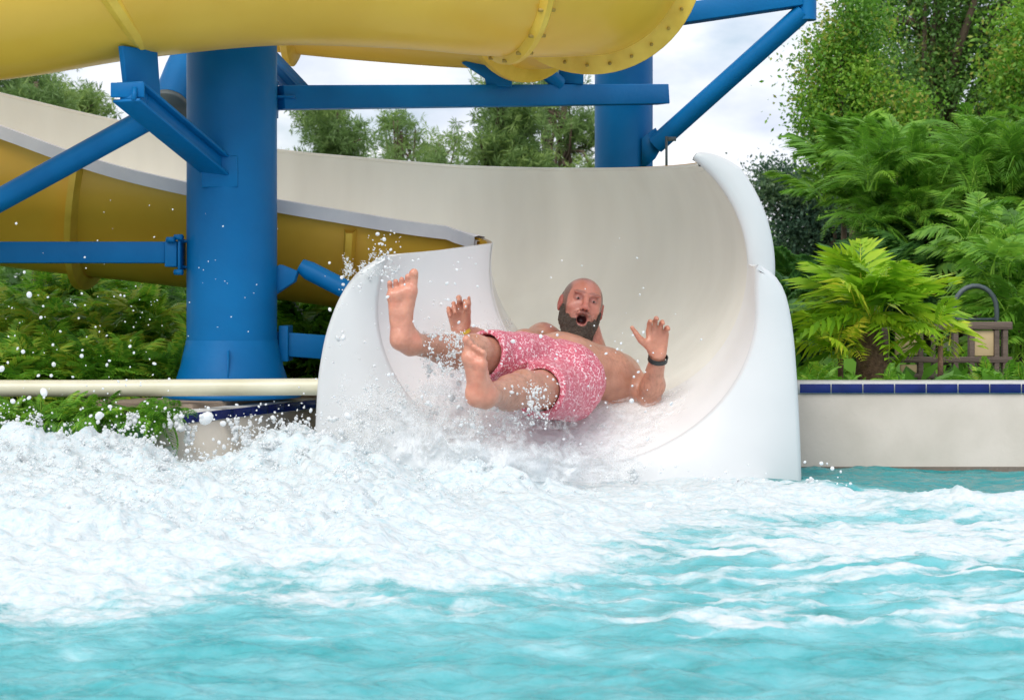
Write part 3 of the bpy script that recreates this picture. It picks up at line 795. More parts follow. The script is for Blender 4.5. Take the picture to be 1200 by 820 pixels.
def plant(name, label, cat_, base, fol, mat, group=None, stem=None, stem_mat='bark'):
    t = thing(name, label, cat_, tuple(float(x) for x in base), group)
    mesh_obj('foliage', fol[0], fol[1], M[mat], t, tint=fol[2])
    if stem:
        m = MB()
        for pts, rad in stem: m.tube(pts, rad, 9)
        m.build('trunk', M[stem_mat], t, True)
    return t


def crown(blobs, nclump, nleaf, csize, lsize, rng, tint=0.5, flat=1.0, tpl=(LEAF_V, LEAF_F), shell=0.45, tv=0.22, upw=0.0):
    """leaf clumps spread through ellipsoidal limbs' ends"""
    vol = np.array([b[3] * b[4] * b[5] for b in blobs]); vol = vol / vol.sum()
    ids = rng.choice(len(blobs), nclump, p=vol); B_ = np.array(blobs)[ids]
    d_ = rng.normal(size=(nclump, 3)); d_ /= np.linalg.norm(d_, axis=1)[:, None]
    r = (shell + (1 - shell) * rng.random(nclump)) ** 0.6
    C_ = B_[:, :3] + d_ * r[:, None] * B_[:, 3:6]
    ct = tint + rng.normal(size=nclump) * tv + (rng.normal(size=len(blobs)) * 0.14)[ids]
    n = nclump * nleaf
    cs = np.repeat(csize * rng.uniform(0.6, 1.3, nclump), nleaf)
    o = rng.normal(size=(n, 3)) * 0.5; o[:, 2] *= flat
    P_ = np.repeat(C_, nleaf, 0) + o * cs[:, None]
    R = rand_rot(n, rng)
    tt = np.clip(np.repeat(ct, nleaf) + rng.normal(size=n) * 0.06, 0, 0.97)
    V, F, T = stamp(tpl[0], tpl[1], R, lsize * rng.uniform(0.6, 1.25, n), P_, tt)
    return (V, F, T), C_


def limbs(base, top, C_, rng, k=14, r0=0.2):
    st = [([base, base * 0.6 + top * 0.4 + rng.normal(size=3) * 0.05, top], [r0, r0 * 0.7, r0 * 0.25])]
    for c in C_[rng.choice(len(C_), min(k, len(C_)), replace=False)]:
        u = rng.uniform(0.3, 0.9); a = base * (1 - u) + top * u
        mid = (a + c) / 2 + rng.normal(size=3) * 0.12
        st.append(([a, mid, c], [r0 * 0.45 * (1.2 - u), r0 * 0.22, r0 * 0.07]))
    return st


def blob(px, py, Y, rx, ry, rd=None):
    p = at(px, py, Y); k = Y / FPX
    return (p[0], p[1], p[2], rx * k, (rd if rd else (rx + ry) / 2) * k, ry * k)


rng = np.random.default_rng(11)
# --- tall trees on the right
Y = 19.0
bl = [blob(1075, 30, Y, 85, 75), blob(1010, 110, Y - 1, 52, 85), blob(1130, 120, Y, 95, 75), blob(1230, 60, Y + 1, 80, 120), blob(1150, -60, Y, 150, 60), blob(1000, 0, Y, 30, 30), blob(1060, 200, Y, 80, 40)]
fol, C_ = crown(bl, 300, 230, 0.38, 0.056, rng, 0.5, tv=0.28)
base = at(1110, 350, Y); base[2] = GZ
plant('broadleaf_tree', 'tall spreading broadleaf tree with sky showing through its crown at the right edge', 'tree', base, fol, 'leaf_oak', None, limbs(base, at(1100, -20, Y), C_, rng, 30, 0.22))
Y = 15.5
bl = [blob(985, 105, Y, 38, 60), blob(1000, 175, Y, 45, 40), blob(1010, 45, Y, 28, 45), blob(970, 150, Y, 26, 40), blob(1040, 150, Y, 45, 50)]
fol, C_ = crown(bl, 150, 210, 0.26, 0.046, rng, 0.5, tv=0.28)
base = at(1010, 350, Y); base[2] = GZ
plant('broadleaf_tree', 'bright green young tree at the left flank of the tall spreading tree', 'tree', base, fol, 'leaf_bright', None, limbs(base, at(1000, 60, Y), C_, rng, 12, 0.10))
Y = 24.0
bl = [blob(922, 222, Y, 42, 26), blob(900, 208, Y, 26, 15), blob(950, 260, Y, 40, 30), blob(930, 290, Y, 24, 22), blob(965, 215, Y, 30, 20), blob(985, 250, Y, 40, 40), blob(950, 330, Y, 45, 40)]
fol, C_ = crown(bl, 220, 130, 0.36, 0.065, rng, 0.42, 0.6)
base = at(960, 360, Y); base[2] = GZ
plant('conifer_tree', 'dark bluish green tree showing between the slide rim and the bright philodendron', 'tree', base, fol, 'leaf_blue', None, limbs(base, at(950, 215, Y), C_, rng, 16, 0.13))
Y = 17.0
bl = [blob(1195, 60, Y, 26, 60), blob(1205, 140, Y, 30, 60), blob(1240, 100, Y, 60, 120)]
fol, C_ = crown(bl, 200, 110, 0.34, 0.06, rng, 0.62)
base = at(1240, 350, Y); base[2] = GZ
plant('broadleaf_tree', 'yellow green tree cut by the right edge of the photo above the fence', 'tree', base, fol, 'leaf_bright', None, limbs(base, at(1230, 40, Y), C_, rng, 8, 0.10))


# --- pines behind the slide
def needle_tpl():
    V, F = [], []
    r = np.random.default_rng(3)
    for i in range(14):
        d_ = r.normal(size=3); d_[2] = abs(d_[2]) * 0.7; d_ /= np.linalg.norm(d_); u = np.cross(d_, r.normal(size=3)); u /= np.linalg.norm(u)
        k = len(V); V += [u * 0.05, d_ * 0.6 + u * 0.06, d_, d_ * 0.6 - u * 0.06]; F.append((k, k + 1, k + 2, k + 3))
    return np.array(V), np.array(F)


NT = needle_tpl()
def pine(px, top, bot, w_, Y, label, n=90, seed=1, tint=0.5, fork=0):
    r = np.random.default_rng(seed); bl = []
    nl = max(3, int((bot - top) / 22))
    for i in range(nl):
        y = top + (bot - top) * (i + 0.3) / nl; wd = w_ * (0.35 + 0.65 * (i + 0.5) / nl)
        for q in range(3):
            bl.append(blob(px + r.uniform(-wd, wd), y + r.uniform(-9, 9), Y + r.uniform(-0.8, 0.8), 17 + wd * 0.22, 13))
    fol, C_ = crown(bl, int(n * 0.6), 13, 0.30, 0.14, r, tint, 0.8, NT, 0.2, 0.2)
    base = at(px, 350, Y); base[2] = GZ
    return plant('pine_tree', label, 'tree', base, fol, 'leaf_pine', 'pines beyond the flume', limbs(base, at(px, top + 4, Y), C_, r, 22, 0.12))


pine(395, 128, 210, 62, 26, 'rounded pine crown right of the thick blue column, above the flume rim', 150, 2, 0.48)
pine(470, 150, 215, 26, 30, 'small pointed pine between the two larger crowns above the flume rim', 60, 3, 0.62)
pine(512, 172, 215, 22, 31, 'lowest pine tip peeping over the flume rim left of the open crown', 45, 4, 0.66)
pine(590, 108, 220, 46, 24, 'dense tall pine with its left flank against the sky above the flume rim', 180, 5, 0.5)
pine(660, 90, 225, 48, 27, 'open see-through pine crown just left of the slimmer blue column', 110, 6, 0.45)
pine(42, 92, 160, 55, 22, 'pine crown at the left edge between the yellow tube and the flume', 130, 7, 0.6)
pine(98, 112, 160, 26, 25, 'short pine next to the left edge pine under the yellow tube', 50, 8, 0.6)
pine(640, 76, 110, 20, 33, 'far pine tip seen between the yellow tube and the long blue beam', 26, 9, 0.6)

# --- planting right of the slide
def shrub(name, label, px, py, Y, rx, ry, nr, L, tmpl, mat, tint, rng, el=(0.1, 1.2), group=None, cat_='shrub', rd=0.4, nf=9):
    parts = []
    for i in range(nr):
        p = at(px + rng.uniform(-rx, rx), py + rng.uniform(-ry, ry), Y + rng.uniform(-rd, rd))
        p[2] = max(p[2], GZ + 0.02)
        parts.append(rosette(p, nf, L, tmpl, rng, el, tint))
    base = at(px, 400, Y); base[2] = GZ
    st = []
    for i in range(5):
        q = parts[rng.integers(len(parts))][0][0]; st.append(([base + (rng.uniform(-.1, .1), 0, 0), (base + q) / 2 + (rng.uniform(-.05, .05), 0, 0), q], [0.025, 0.018, 0.008]))
    return plant(name, label, cat_, base, cat(parts), mat, group, st)


shrub('palm_clump', 'tall clump of arching deep green palm fronds behind the bright philodendron', 1085, 240, 11.5, 75, 55, 46, 0.42, FR_PALM, 'leaf_palm', 0.50, rng)
shrub('palm_clump', 'palm fronds rising at the right edge above the wooden fence', 1190, 230, 11.0, 55, 60, 42, 0.40, FR_PALM, 'leaf_palm', 0.45, rng)
shrub('palm_clump', 'lower palm fronds just right of the slide mouth top, under the dark tree', 1000, 215, 12.5, 42, 30, 13, 0.5, FR_LONG, 'leaf_palm', 0.5, rng)
shrub('hedge_shrub', 'dark leafy hedge filling the space between the slide mouth and the wooden fence', 985, 400, 10.5, 65, 60, 46, 0.42, FR_LONG, 'leaf_deep', 0.42, rng)
shrub('hedge_shrub', 'dark hedge behind the wooden fence and the metal hoop', 1120, 340, 11.2, 90, 60, 46, 0.46, FR_LONG, 'leaf_deep', 0.42, rng)
shrub('broadleaf_shrub', 'mid green leafy shrub at the right edge beside the wooden fence', 1192, 365, 9.2, 26, 62, 22, 0.32, FR_PHIL, 'leaf_palm', 0.6, rng)
shrub('broadleaf_shrub', 'light leafed shrub above the metal hoop', 1165, 300, 9.8, 30, 22, 10, 0.32, FR_PHIL, 'leaf_palm', 0.62, rng)


def philodendron(label, px, py, Y, L, nf, seed, trunk, tint=0.5, el=(-0.1, 1.25), az=None):
    r = np.random.default_rng(seed); top = at(px, py, Y); base = top.copy(); base[2] = GZ
    V, F, T = rosette(top, int(nf * 1.25), L, FR_PHIL, r, el, tint, 0.05, az, 0.2)
    st = [([base, (base + top) / 2 + (0.02, 0, 0), top], [0.075, 0.08, 0.06])] if trunk else [([base, top], [0.014, 0.012])]
    return plant('philodendron', label, 'plant', base, (V, F, T), 'leaf_phil', None, st, 'palm_trunk')


philodendron('large bright green split leaf philodendron on a scarred brown trunk', 1018, 388, 7.9, 0.44, 42, 21, True, 0.5, (0.25, 1.35))
philodendron('smaller bright philodendron drooping in front of the wooden fence', 1102, 405, 7.75, 0.25, 9, 22, False, 0.66, (0.0, 1.3))
philodendron('yellowing philodendron leaves low beside the scarred trunk', 985, 420, 7.8, 0.26, 14, 23, False, 0.72, (0.1, 1.2))
# low plants along the top of the wall
for i, (px, L_) in enumerate([(955, 0.14), (985, 0.08), (1050, 0.10), (1150, 0.12), (1190, 0.14)]):
    r = np.random.default_rng(40 + i); b_ = at(px, 440, 7.45); b_[2] = GZ
    plant('border_plant', 'small green plant sprouting just behind the navy tiles right of the slide', 'plant', b_, rosette(b_ + (0, 0, 0.05), 16, L_ * 1.3, FR_FERN, r, (0.3, 1.4), 0.62), 'leaf_fern', 'low plants behind the tile edge')

# --- fern bank on the left
k = 0
for row, (Yr, y0, nrow) in enumerate([(7.05, 462, 6), (7.4, 440, 7), (8.0, 410, 8), (8.8, 380, 8), (9.6, 350, 8)]):
    for i in range(nrow):
        px = -30 + (row % 2) * 18 + i * (250 / nrow) * (0.78 if row == 0 else 1.0)
        b_ = at(px, 420, Yr + rng.uniform(-0.15, 0.15)); b_[2] = GZ
        q = at(px, y0 + rng.uniform(-8, 8), Yr); q[2] = max(q[2], GZ + 0.05)
        hgt = q[2] - GZ
        parts = [rosette(b_ + np.array([rng.uniform(-.12, .12), rng.uniform(-.1, .1), rng.uniform(0.2, 1.0) * hgt]), 13, 0.30, FR_FERN, rng, (0.0, 1.25), rng.uniform(0.55, 0.95), tvar=0.22) for _ in range(6)]
        plant('fern', 'leafy green fern in the dense bank behind the cream pipe', 'fern', b_, cat(parts), 'leaf_fern', 'ferns in the bank left of the thick column', [([b_, b_ + (0, 0, hgt)], [0.02, 0.012])])
        k += 1
for i in range(12):
    b_ = at(-20 + i * 19 + rng.uniform(-6, 6), 480, 6.23 + rng.uniform(-0.02, 0.05)); b_[2] = GZ
    plant('fern', 'low leafy fern spilling over the pool edge under the cream pipe', 'fern', b_, cat([rosette(b_ + (0, 0, 0.01), 12, 0.13, FR_FERN, rng, (-0.7, 0.8), rng.uniform(0.4, 0.7)), rosette(b_ + (0.04, 0.1, 0.01), 10, 0.13, FR_FERN, rng, (-0.2, 1.0), 0.5)]), 'leaf_fern', 'low ferns under the cream pipe')
for i, (px, py, Yr) in enumerate([(345, 395, 8.3), (395, 380, 8.6), (370, 430, 7.9), (335, 440, 8.0)]):
    b_ = at(px, 420, Yr); b_[2] = GZ; hgt = at(px, py, Yr)[2] - GZ
    parts = [rosette(b_ + np.array([rng.uniform(-.1, .1), rng.uniform(-.1, .1), rng.uniform(0.3, 1.0) * hgt]), 10, 0.34, FR_LONG, rng, (0.1, 1.2), 0.55) for _ in range(5)]
    plant('fern', 'green fern glimpsed between the thick column and the slide mouth', 'fern', b_, cat(parts), 'leaf_fern', 'ferns right of the thick column', [([b_, b_ + (0, 0, max(hgt, .05))], [0.02, 0.012])])
# background wood masses low behind everything, so that no bare horizon shows
bl = [blob(px, 345, 34 + (i % 3), 60, 60, 60) for i, px in enumerate(range(-300, 1700, 55))]
fol, C_ = crown(bl, 1500, 26, 0.8, 0.26, rng, 0.45)
tag(mesh_obj('distant_wood', fol[0], fol[1], M['leaf_oak'], tint=fol[2]), 'distant dark wood closing the view beyond the slide', 'wood', kind='stuff')
# ground cover
n = 9000; xs = rng.uniform(-6, 8, n); ys = rng.uniform(6.5, 13, n)
ok = ~((xs > -1.85) & (xs < 1.2) & (ys < 8.9)) & ~((xs > -3) & (xs <= -1.2) & (ys < 6.7)) & ~((xs > 1.1) & (ys < 7.3))
xs, ys = xs[ok], ys[ok]; n = len(xs)
V, F, T = stamp(LEAF_V, LEAF_F, rand_rot(n), RNG.uniform(0.06, 0.16, n), np.stack([xs, ys, np.full(n, GZ + 0.03)], 1), RNG.uniform(0.1, 0.7, n))
tag(mesh_obj('ground_cover', V, F, M['leaf_fern'], tint=T), 'low leafy ground cover on the beds behind the pool wall', 'ground cover', kind='stuff')

# --- wooden fence with cream boards, metal hoop chair behind
Yf = 8.45
fz = thing('wooden_fence', 'low weathered wooden fence with cream boards behind the philodendrons', 'fence', tuple(at(1095, 445, Yf)))
def fbox(x0, x1, y0, y1, mat, nm, d_=0.0, th=0.03):
    p = at((x0 + x1) / 2, (y0 + y1) / 2, Yf + d_); k_ = Yf / FPX
    m_ = MB(); m_.box(p, ((x1 - x0) * k_, th, (y1 - y0) * k_)); m_.build(nm, M[mat], fz, bevel=0.003)
fbox(1040, 1185, 377, 386, 'wood', 'rail', 0, 0.05); fbox(1036, 1185, 418, 425, 'wood', 'rail', 0, 0.04); fbox(1036, 1185, 438, 444, 'wood', 'rail', 0, 0.04)
for x0 in (1034, 1075, 1092, 1116, 1135, 1164, 1174): fbox(x0, x0 + (6 if x0 not in (1092,) else 3), 379, 470, 'wood', 'post', 0.004, 0.046)
fbox(1049, 1075, 389, 416, 'panel', 'board', 0.0, 0.02); fbox(1138, 1164, 387, 417, 'panel', 'board', 0.0, 0.02); fbox(1055, 1074, 427, 437, 'panel', 'board', 0.0, 0.02)
hp = thing('metal_hoop', 'grey metal hoop standing above the right half of the wooden fence', 'hoop', tuple(at(1140, 445, 8.7)))
m = MB(); pts = [at(1118, 470, 8.7)] + [at(1143 - 25 * math.cos(a), 362 - 27 * math.sin(a), 8.7) for a in np.linspace(0, PI, 12)] + [at(1168, 470, 8.7)]
m.tube(pts, 0.013, 8); m.build('hoop', M['grey_metal'], hp, True)
m = MB(); m.tube([at(1118, 374, 8.7), at(1168, 374, 8.7)], 0.008, 8); m.build('crossbar', M['grey_metal'], hp)

# ================================================================ water and foam
def foam_cov(X, Y):
    """how much of the surface is foam"""
    yb = np.interp(X, [-3, -1.6, -0.9, -0.45, -0.1, 0.15, 0.36, 0.6, 0.9, 1.4, 2.0, 3.0], [3.4, 3.55, 3.62, 3.72, 3.78, 3.98, 4.5, 4.9, 5.2, 5.4, 5.3, 5.2])
    c = np.clip((Y - yb) / 1.0 + 0.24, -0.7, 1.3)
    # clear, rippled water along the right wall
    back = np.interp(X, [0.2, 0.6, 1.0, 1.5, 2.0, 3], [9, 8, 6.30, 5.95, 5.85, 5.7])
    c = np.minimum(c, np.clip((back - Y) / 0.25 + 0.3, -0.9, 1.3))
    rd_ = 1 - np.abs(fbm(X * 0.95 + 0.7 * noise(X * 1.3, Y * 1.6, 2), Y * 2.3 + 0.8 * noise(X * 1.1, Y * 1.5, 6), 15, 4, 0.6))
    web = sstep(0.50, 0.97, rd_)
    # trailing streaks on the right
    st = 0.45 * np.exp(-((Y - (4.75 + 0.35 * (X - 0.8))) / 0.16) ** 2) * sstep(0.3, 0.6, X) + 0.42 * np.exp(-((Y - (3.75 + 0.18 * (X - 0.8))) / 0.10) ** 2) * sstep(0.0, 0.3, X)
    st += 0.30 * sstep(0.0, 0.7, X) * sstep(3.2, 5.0, Y) + 0.10 * noise(X * 1.1, Y * 2.2, 4)
    st += 0.40 * np.exp(-((Y - 5.25) / 0.12) ** 2) * sstep(1.0, 1.3, X)
    c = np.where(Y < back, np.maximum(c, -0.46 + st * 1.2 + web * (0.30 + 0.50 * sstep(3.0, 4.0, Y) * sstep(-0.4, 0.5, X) + 0.3 * sstep(3.0, 3.7, Y) * sstep(0.2, -0.4, X))), c)
    c = c + 0.42 * fbm(X * 2.4 + 0.5 * noise(X, Y), Y * 4.5, 7, 4) * sstep(1.3, 0.7, c)
    return np.where(Y < 3.5, np.minimum(c, -0.30 + 0.2 * sstep(3.0, 3.5, Y) + 0.3 * fbm(X * 3, Y * 6, 2, 3)), c)


def mound(X, Y):
    """height of the churned water above the level pool"""
    h = (0.165 - 0.085 * np.exp(-((X + 1.0) / 0.24) ** 2)) * np.exp(-((Y - 5.95) / np.where((Y > 5.95) & (X < -1.25), 1.1, 0.55)) ** 2) * sstep(-0.25, -1.1, X)
    h += 0.125 * np.exp(-((Y - 6.10) / 0.42) ** 2) * sstep(0.35, -0.15, X) * sstep(-1.2, -0.7, X)
    h += 0.10 * np.exp(-((Y - 5.2) / 0.7) ** 2) * sstep(0.6, -0.4, X)
    h += 0.045 * np.exp(-((Y - 6.05) / 0.25) ** 2) * sstep(0.2, 0.5, X) * sstep(1.5, 1.0, X)
    h += 0.05 * np.exp(-((Y - 5.75) / 0.16) ** 2) * sstep(1.1, 1.5, X)
    h += 0.05 * np.exp(-((Y - 4.6) / 0.5) ** 2) * sstep(0.2, -0.6, X)
    return h


def water_z(X, Y):
    c = foam_cov(X, Y); f = sstep(-0.1, 0.7, c)
    z = 0.022 * fbm(X * 1.3, Y * 1.9, 0, 3) + 0.014 * fbm(X * 5, Y * 8, 1, 4, 0.55)
    m_ = mound(X, Y)
    wx = X + 0.06 * noise(X * 6, Y * 6, 3); wy = Y + 0.06 * noise(X * 6, Y * 6, 8)
    lump = (1 - np.abs(fbm(wx * 6, wy * 6, 2, 4))) * 0.045 + 0.015 * fbm(wx * 19, wy * 19, 4, 3) + 0.0035 * fbm(wx * 60, wy * 60, 6, 2)
    z = z + m_ * (0.85 + 0.45 * fbm(X * 3, Y * 3, 9, 3)) + f * (lump - 0.025) * (0.32 + 1.05 * np.clip(m_, 0, 0.22) / 0.22)
    return z, c


def rect_in(x, y, x0, x1, y0, y1): return (x > x0) & (x < x1) & (y > y0) & (y < y1)
xs = np.concatenate([np.linspace(-8.9, -2.62, 18), np.arange(-2.6, 2.6, 0.0085), np.linspace(2.62, 8.9, 18)])
ys = np.concatenate([np.linspace(-8.9, 2.55, 24), 2.6 * np.exp(np.arange(0, math.log(7.0 / 2.6), 0.0021)), [7.0, 7.3, 7.61]])
XX, YY = np.meshgrid(xs, ys, indexing='ij')
ZZ, CC = water_z(XX, YY)
milk = 0.20 * sstep(-0.75, 0.1, CC) + 0.16 * fbm(XX * 2.2, YY * 4.5, 5, 5, 0.62) - 0.34 * sstep(5.95, 6.3, YY) * (XX > 0.9)
# stay inside the pool outline
lim = np.interp(XX, [-9, -1.75, -1.27, -0.845, -0.6, 0.0], [6.15, 6.2, 6.37, 7.35, 7.62, 7.62]); lim = np.where(XX > 1.16, 7.0, lim)
YY2 = np.minimum(YY, lim - 0.004)
water = mesh_obj('pool_water', np.stack([XX, YY2, ZZ], -1).reshape(-1, 3), grid_faces(len(xs), len(ys))[:, ::-1], M['water'], None, True)
for nm, dat in (('foam', CC), ('milk', milk)):
    a = water.data.attributes.new(nm, 'FLOAT', 'POINT'); a.data.foreach_set('value', dat.astype(np.float32).reshape(-1))
tag(water, kind='structure')

# ================================================================ the rider (signed distance body, meshed once)
class SDF:
    def __init__(s, lo, hi, h):
        s.h = h; s.lo = np.array(lo, float); s.n = np.ceil((np.array(hi) - s.lo) / h).astype(int) + 1
        s.F = np.full(s.n, 0.2, np.float32)
        s.ax = [s.lo[i] + h * np.arange(s.n[i]) for i in range(3)]
    def region(s, c0, c1, m):
        a = np.clip(np.floor((np.minimum(c0, c1) - m - s.lo) / s.h).astype(int), 0, s.n); b = np.clip(np.ceil((np.maximum(c0, c1) + m - s.lo) / s.h).astype(int) + 1, 0, s.n)
        sl = tuple(slice(a[i], b[i]) for i in range(3))
        X, Y, Z = np.meshgrid(s.ax[0][sl[0]], s.ax[1][sl[1]], s.ax[2][sl[2]], indexing='ij')
        return sl, np.stack([X, Y, Z], -1)
    def put(s, sl, d, k, mode):
        A = s.F[sl]
        if mode == 'add':
            h = np.clip(0.5 + 0.5 * (A - d) / k, 0, 1); s.F[sl] = A * (1 - h) + d * h - k * h * (1 - h)
        elif mode == 'sub':
            h = np.clip(0.5 - 0.5 * (A + d) / k, 0, 1); s.F[sl] = A * (1 - h) - d * h + k * h * (1 - h)
    def cone(s, a, b, ra, rb, k=0.02, mode='add'):
        a = np.asarray(a, float); b = np.asarray(b, float); m = max(ra, rb) + k * 1.5 + s.h * 3
        sl, P = s.region(a, b, m); d = b - a; t = np.clip(((P - a) @ d) / max(d @ d, 1e-9), 0, 1)
        r = ra + (rb - ra) * t
        s.put(sl, (np.linalg.norm(P - a - t[..., None] * d, axis=-1) - r).astype(np.float32), k, mode)
    def ell(s, c, R, rad, k=0.02, mode='add'):
        c = np.asarray(c, float); rad = np.asarray(rad, float); m = max(rad) + k * 1.5 + s.h * 3
        sl, P = s.region(c, c, m); Q = (P - c) @ np.asarray(R, float)
        k0 = np.linalg.norm(Q / rad, axis=-1); k1 = np.linalg.norm(Q / rad ** 2, axis=-1)
        s.put(sl, (k0 * (k0 - 1) / np.maximum(k1, 1e-6)).astype(np.float32), k, mode)
    def chain(s, pts, rads, k=0.02):
        for i in range(len(pts) - 1): s.cone(pts[i], pts[i + 1], rads[i], rads[i + 1], k)
    def mesh(s):
        F = s.F; I = F < 0; nx, ny, nz = F.shape
        cnt = sum(I[i:nx - 1 + i, j:ny - 1 + j, k:nz - 1 + k].astype(np.int8) for i in (0, 1) for j in (0, 1) for k in (0, 1))
        act = (cnt > 0) & (cnt < 8); idx = np.argwhere(act); ID = np.full(act.shape, -1, np.int64); ID[act] = np.arange(len(idx))
        acc = np.zeros((len(idx), 3)); num = np.zeros(len(idx))
        crn = [(i, j, k) for i in (0, 1) for j in (0, 1) for k in (0, 1)]
        val = {c: F[idx[:, 0] + c[0], idx[:, 1] + c[1], idx[:, 2] + c[2]].astype(float) for c in crn}
        for c in crn:
            for ax_ in range(3):
                if c[ax_] == 0:
                    e = list(c); e[ax_] = 1; e = tuple(e); u, v = val[c], val[e]; x = (u < 0) != (v < 0)
                    t = np.where(x, u / np.where(x, u - v, 1), 0); p = np.tile(np.array(c, float), (len(idx), 1)); p[:, ax_] += t
                    acc[x] += p[x]; num[x] += 1
        V = s.lo + (idx + acc / num[:, None]) * s.h
        faces = []
        for ax_ in range(3):
            o1, o2 = [(1, 2), (2, 0), (0, 1)][ax_]
            sa = [slice(None)] * 3; sb = [slice(None)] * 3; sa[ax_] = slice(0, -1); sb[ax_] = slice(1, None)
            x = I[tuple(sa)] != I[tuple(sb)]; q = np.argwhere(x)
            q = q[(q[:, o1] > 0) & (q[:, o2] > 0) & (q[:, o1] < F.shape[o1] - 1) & (q[:, o2] < F.shape[o2] - 1)]
            ins = I[tuple(q.T)]
            def gid(d1, d2):
                r = q.copy(); r[:, o1] -= d1; r[:, o2] -= d2; return ID[tuple(r.T)]
            f = np.stack([gid(1, 1), gid(0, 1), gid(0, 0), gid(1, 0)], 1)
            f[~ins] = f[~ins][:, ::-1]; faces.append(f)
        F_ = np.concatenate(faces); F_ = F_[(F_ >= 0).all(1)]
        return V, F_


def unit(v): v = np.asarray(v, float); return v / np.linalg.norm(v)


# joints
HEAD = at(681, 361, 7.17); NECK = at(690, 402, 7.16)
SH_L = at(726, 438, 7.12); SH_R = at(636, 398, 7.22)
CHEST = at(698, 446, 7.06); BELLY = at(658, 431, 6.93); PELV = at(655, 444, 6.73)
HIP_L = at(668, 458, 6.70); KNEE_L = at(613, 456, 6.27); ANK_L = at(569, 464, 5.93)
HIP_R = at(630, 425, 6.68); KNEE_R = at(556, 414, 6.36); ANK_R = at(481, 402, 6.06)
ELB_L = at(762, 466, 6.95); WR_L = at(771, 417, 6.82)
ELB_R = at(592, 408, 6.92); WR_R = at(539, 388, 6.66)
sd = SDF((-0.50, 5.72, 0.10), (0.78, 7.42, 0.86), 0.0042)

# torso
sd.ell(CHEST, frame(BELLY - CHEST, unit(SH_R - SH_L + (0, 0, 0.6))), (0.19, 0.18, 0.135), 0.05)
sd.ell(BELLY, frame(PELV - BELLY, (0.1, 0, 1)), (0.17, 0.168, 0.146), 0.06)
sd.ell(PELV, frame(PELV - BELLY, (0.1, 0, 1)), (0.14, 0.170, 0.145), 0.06)
sd.cone(SH_L, SH_R + (0, 0.04, -0.02), 0.068, 0.060, 0.05)
sd.cone(SH_L, CHEST, 0.075, 0.09, 0.04); sd.cone(SH_R, CHEST, 0.07, 0.09, 0.04)
sd.cone(NECK + (0, 0.02, -0.03), HEAD + (0, 0.02, -0.045), 0.072, 0.066, 0.03)
# legs
def leg(hip, knee, ank):
    d_ = knee - hip
    sd.cone(hip, knee, 0.098, 0.064, 0.04)
    sd.ell(knee + unit((0, -0.3, 1)) * 0.012, np.eye(3), (0.056, 0.056, 0.058), 0.03)
    m_ = knee + (ank - knee) * 0.32
    sd.cone(knee, m_, 0.056, 0.058, 0.03); sd.cone(m_, ank, 0.058, 0.036, 0.03)
    sd.ell(m_ + (0, 0, -0.014), frame(ank - knee), (0.12, 0.052, 0.052), 0.03)
leg(HIP_L, KNEE_L, ANK_L); leg(HIP_R, KNEE_R, ANK_R)


def foot(ank, heel, ball, nrm, tog, L_=0.27, wd=1.0):
    """nrm: out of the sole; tog: side of the big toe"""
    u = unit(ball - heel); n_ = unit(nrm - u * (np.asarray(nrm) @ u)); v = unit(np.cross(u, n_)); v = v * np.sign(v @ np.asarray(tog))
    h_ = heel; f = h_ + u * L_ * 0.62
    sd.ell(h_ - n_ * 0.012 + u * 0.018, np.stack([u, v, n_], 1), (0.040, 0.033, 0.034), 0.02)
    sd.cone(ank, h_ - n_ * 0.02 + u * 0.02, 0.036, 0.030, 0.03)
    sd.cone(ank, h_ + u * 0.12 - n_ * 0.035, 0.034, 0.026, 0.03)
    sd.cone(h_ + u * 0.02 - v * 0.008 - n_ * 0.012, f - v * 0.026 * wd - n_ * 0.014, 0.028, 0.023, 0.02)
    sd.cone(h_ + u * 0.02 + v * 0.004 - n_ * 0.020, f + v * 0.022 * wd - n_ * 0.016, 0.026, 0.025, 0.02)
    sd.cone(f - v * 0.026 * wd - n_ * 0.014, f + v * 0.026 * wd - n_ * 0.014 + u * 0.018, 0.022, 0.027, 0.012)
    for i in range(5):
        w_ = 1 - i / 4.0                       # 1 = big toe
        b_ = f + v * (-0.036 + 0.070 * w_) * wd + u * (0.005 + 0.017 * w_) - n_ * 0.016
        ln = 0.030 + 0.018 * w_ ** 2; r_ = 0.0090 + 0.0052 * (w_ > 0.9) + 0.001 * w_
        t1 = b_ + u * ln - n_ * 0.004 + v * 0.003 * (w_ - .5)
        t2 = t1 + u * 0.012 + n_ * 0.006
        sd.cone(b_, t1, r_ * 0.95, r_ * 0.9, 0.006); sd.cone(t1, t2, r_ * 1.0, r_ * 1.08, 0.004)
    return f, u, v, n_


HEEL_R = at(470, 404, 6.01); foot(ANK_R, HEEL_R, at(471, 312, 5.99), (0.0, -1, 0.05), (1, 0, 0), 0.275, 1.15)
HEEL_L = at(556, 470, 5.90); foot(ANK_L, HEEL_L, at(553, 396, 5.82), (-0.55, -1, 0.1), (-1, 0, 0), 0.22, 0.9)


def arm(sh, el, wr, r=(0.062, 0.050, 0.047, 0.031)):
    m1 = sh + (el - sh) * 0.5; sd.cone(sh, m1, r[0], r[1] + 0.006, 0.03); sd.cone(m1, el, r[1] + 0.006, r[1] - 0.008, 0.03)
    m2 = el + (wr - el) * 0.3; sd.cone(el, m2, r[1] - 0.010, r[2], 0.025); sd.cone(m2, wr, r[2], r[3], 0.025)
arm(SH_L, ELB_L, WR_L); arm(SH_R, ELB_R, WR_R)


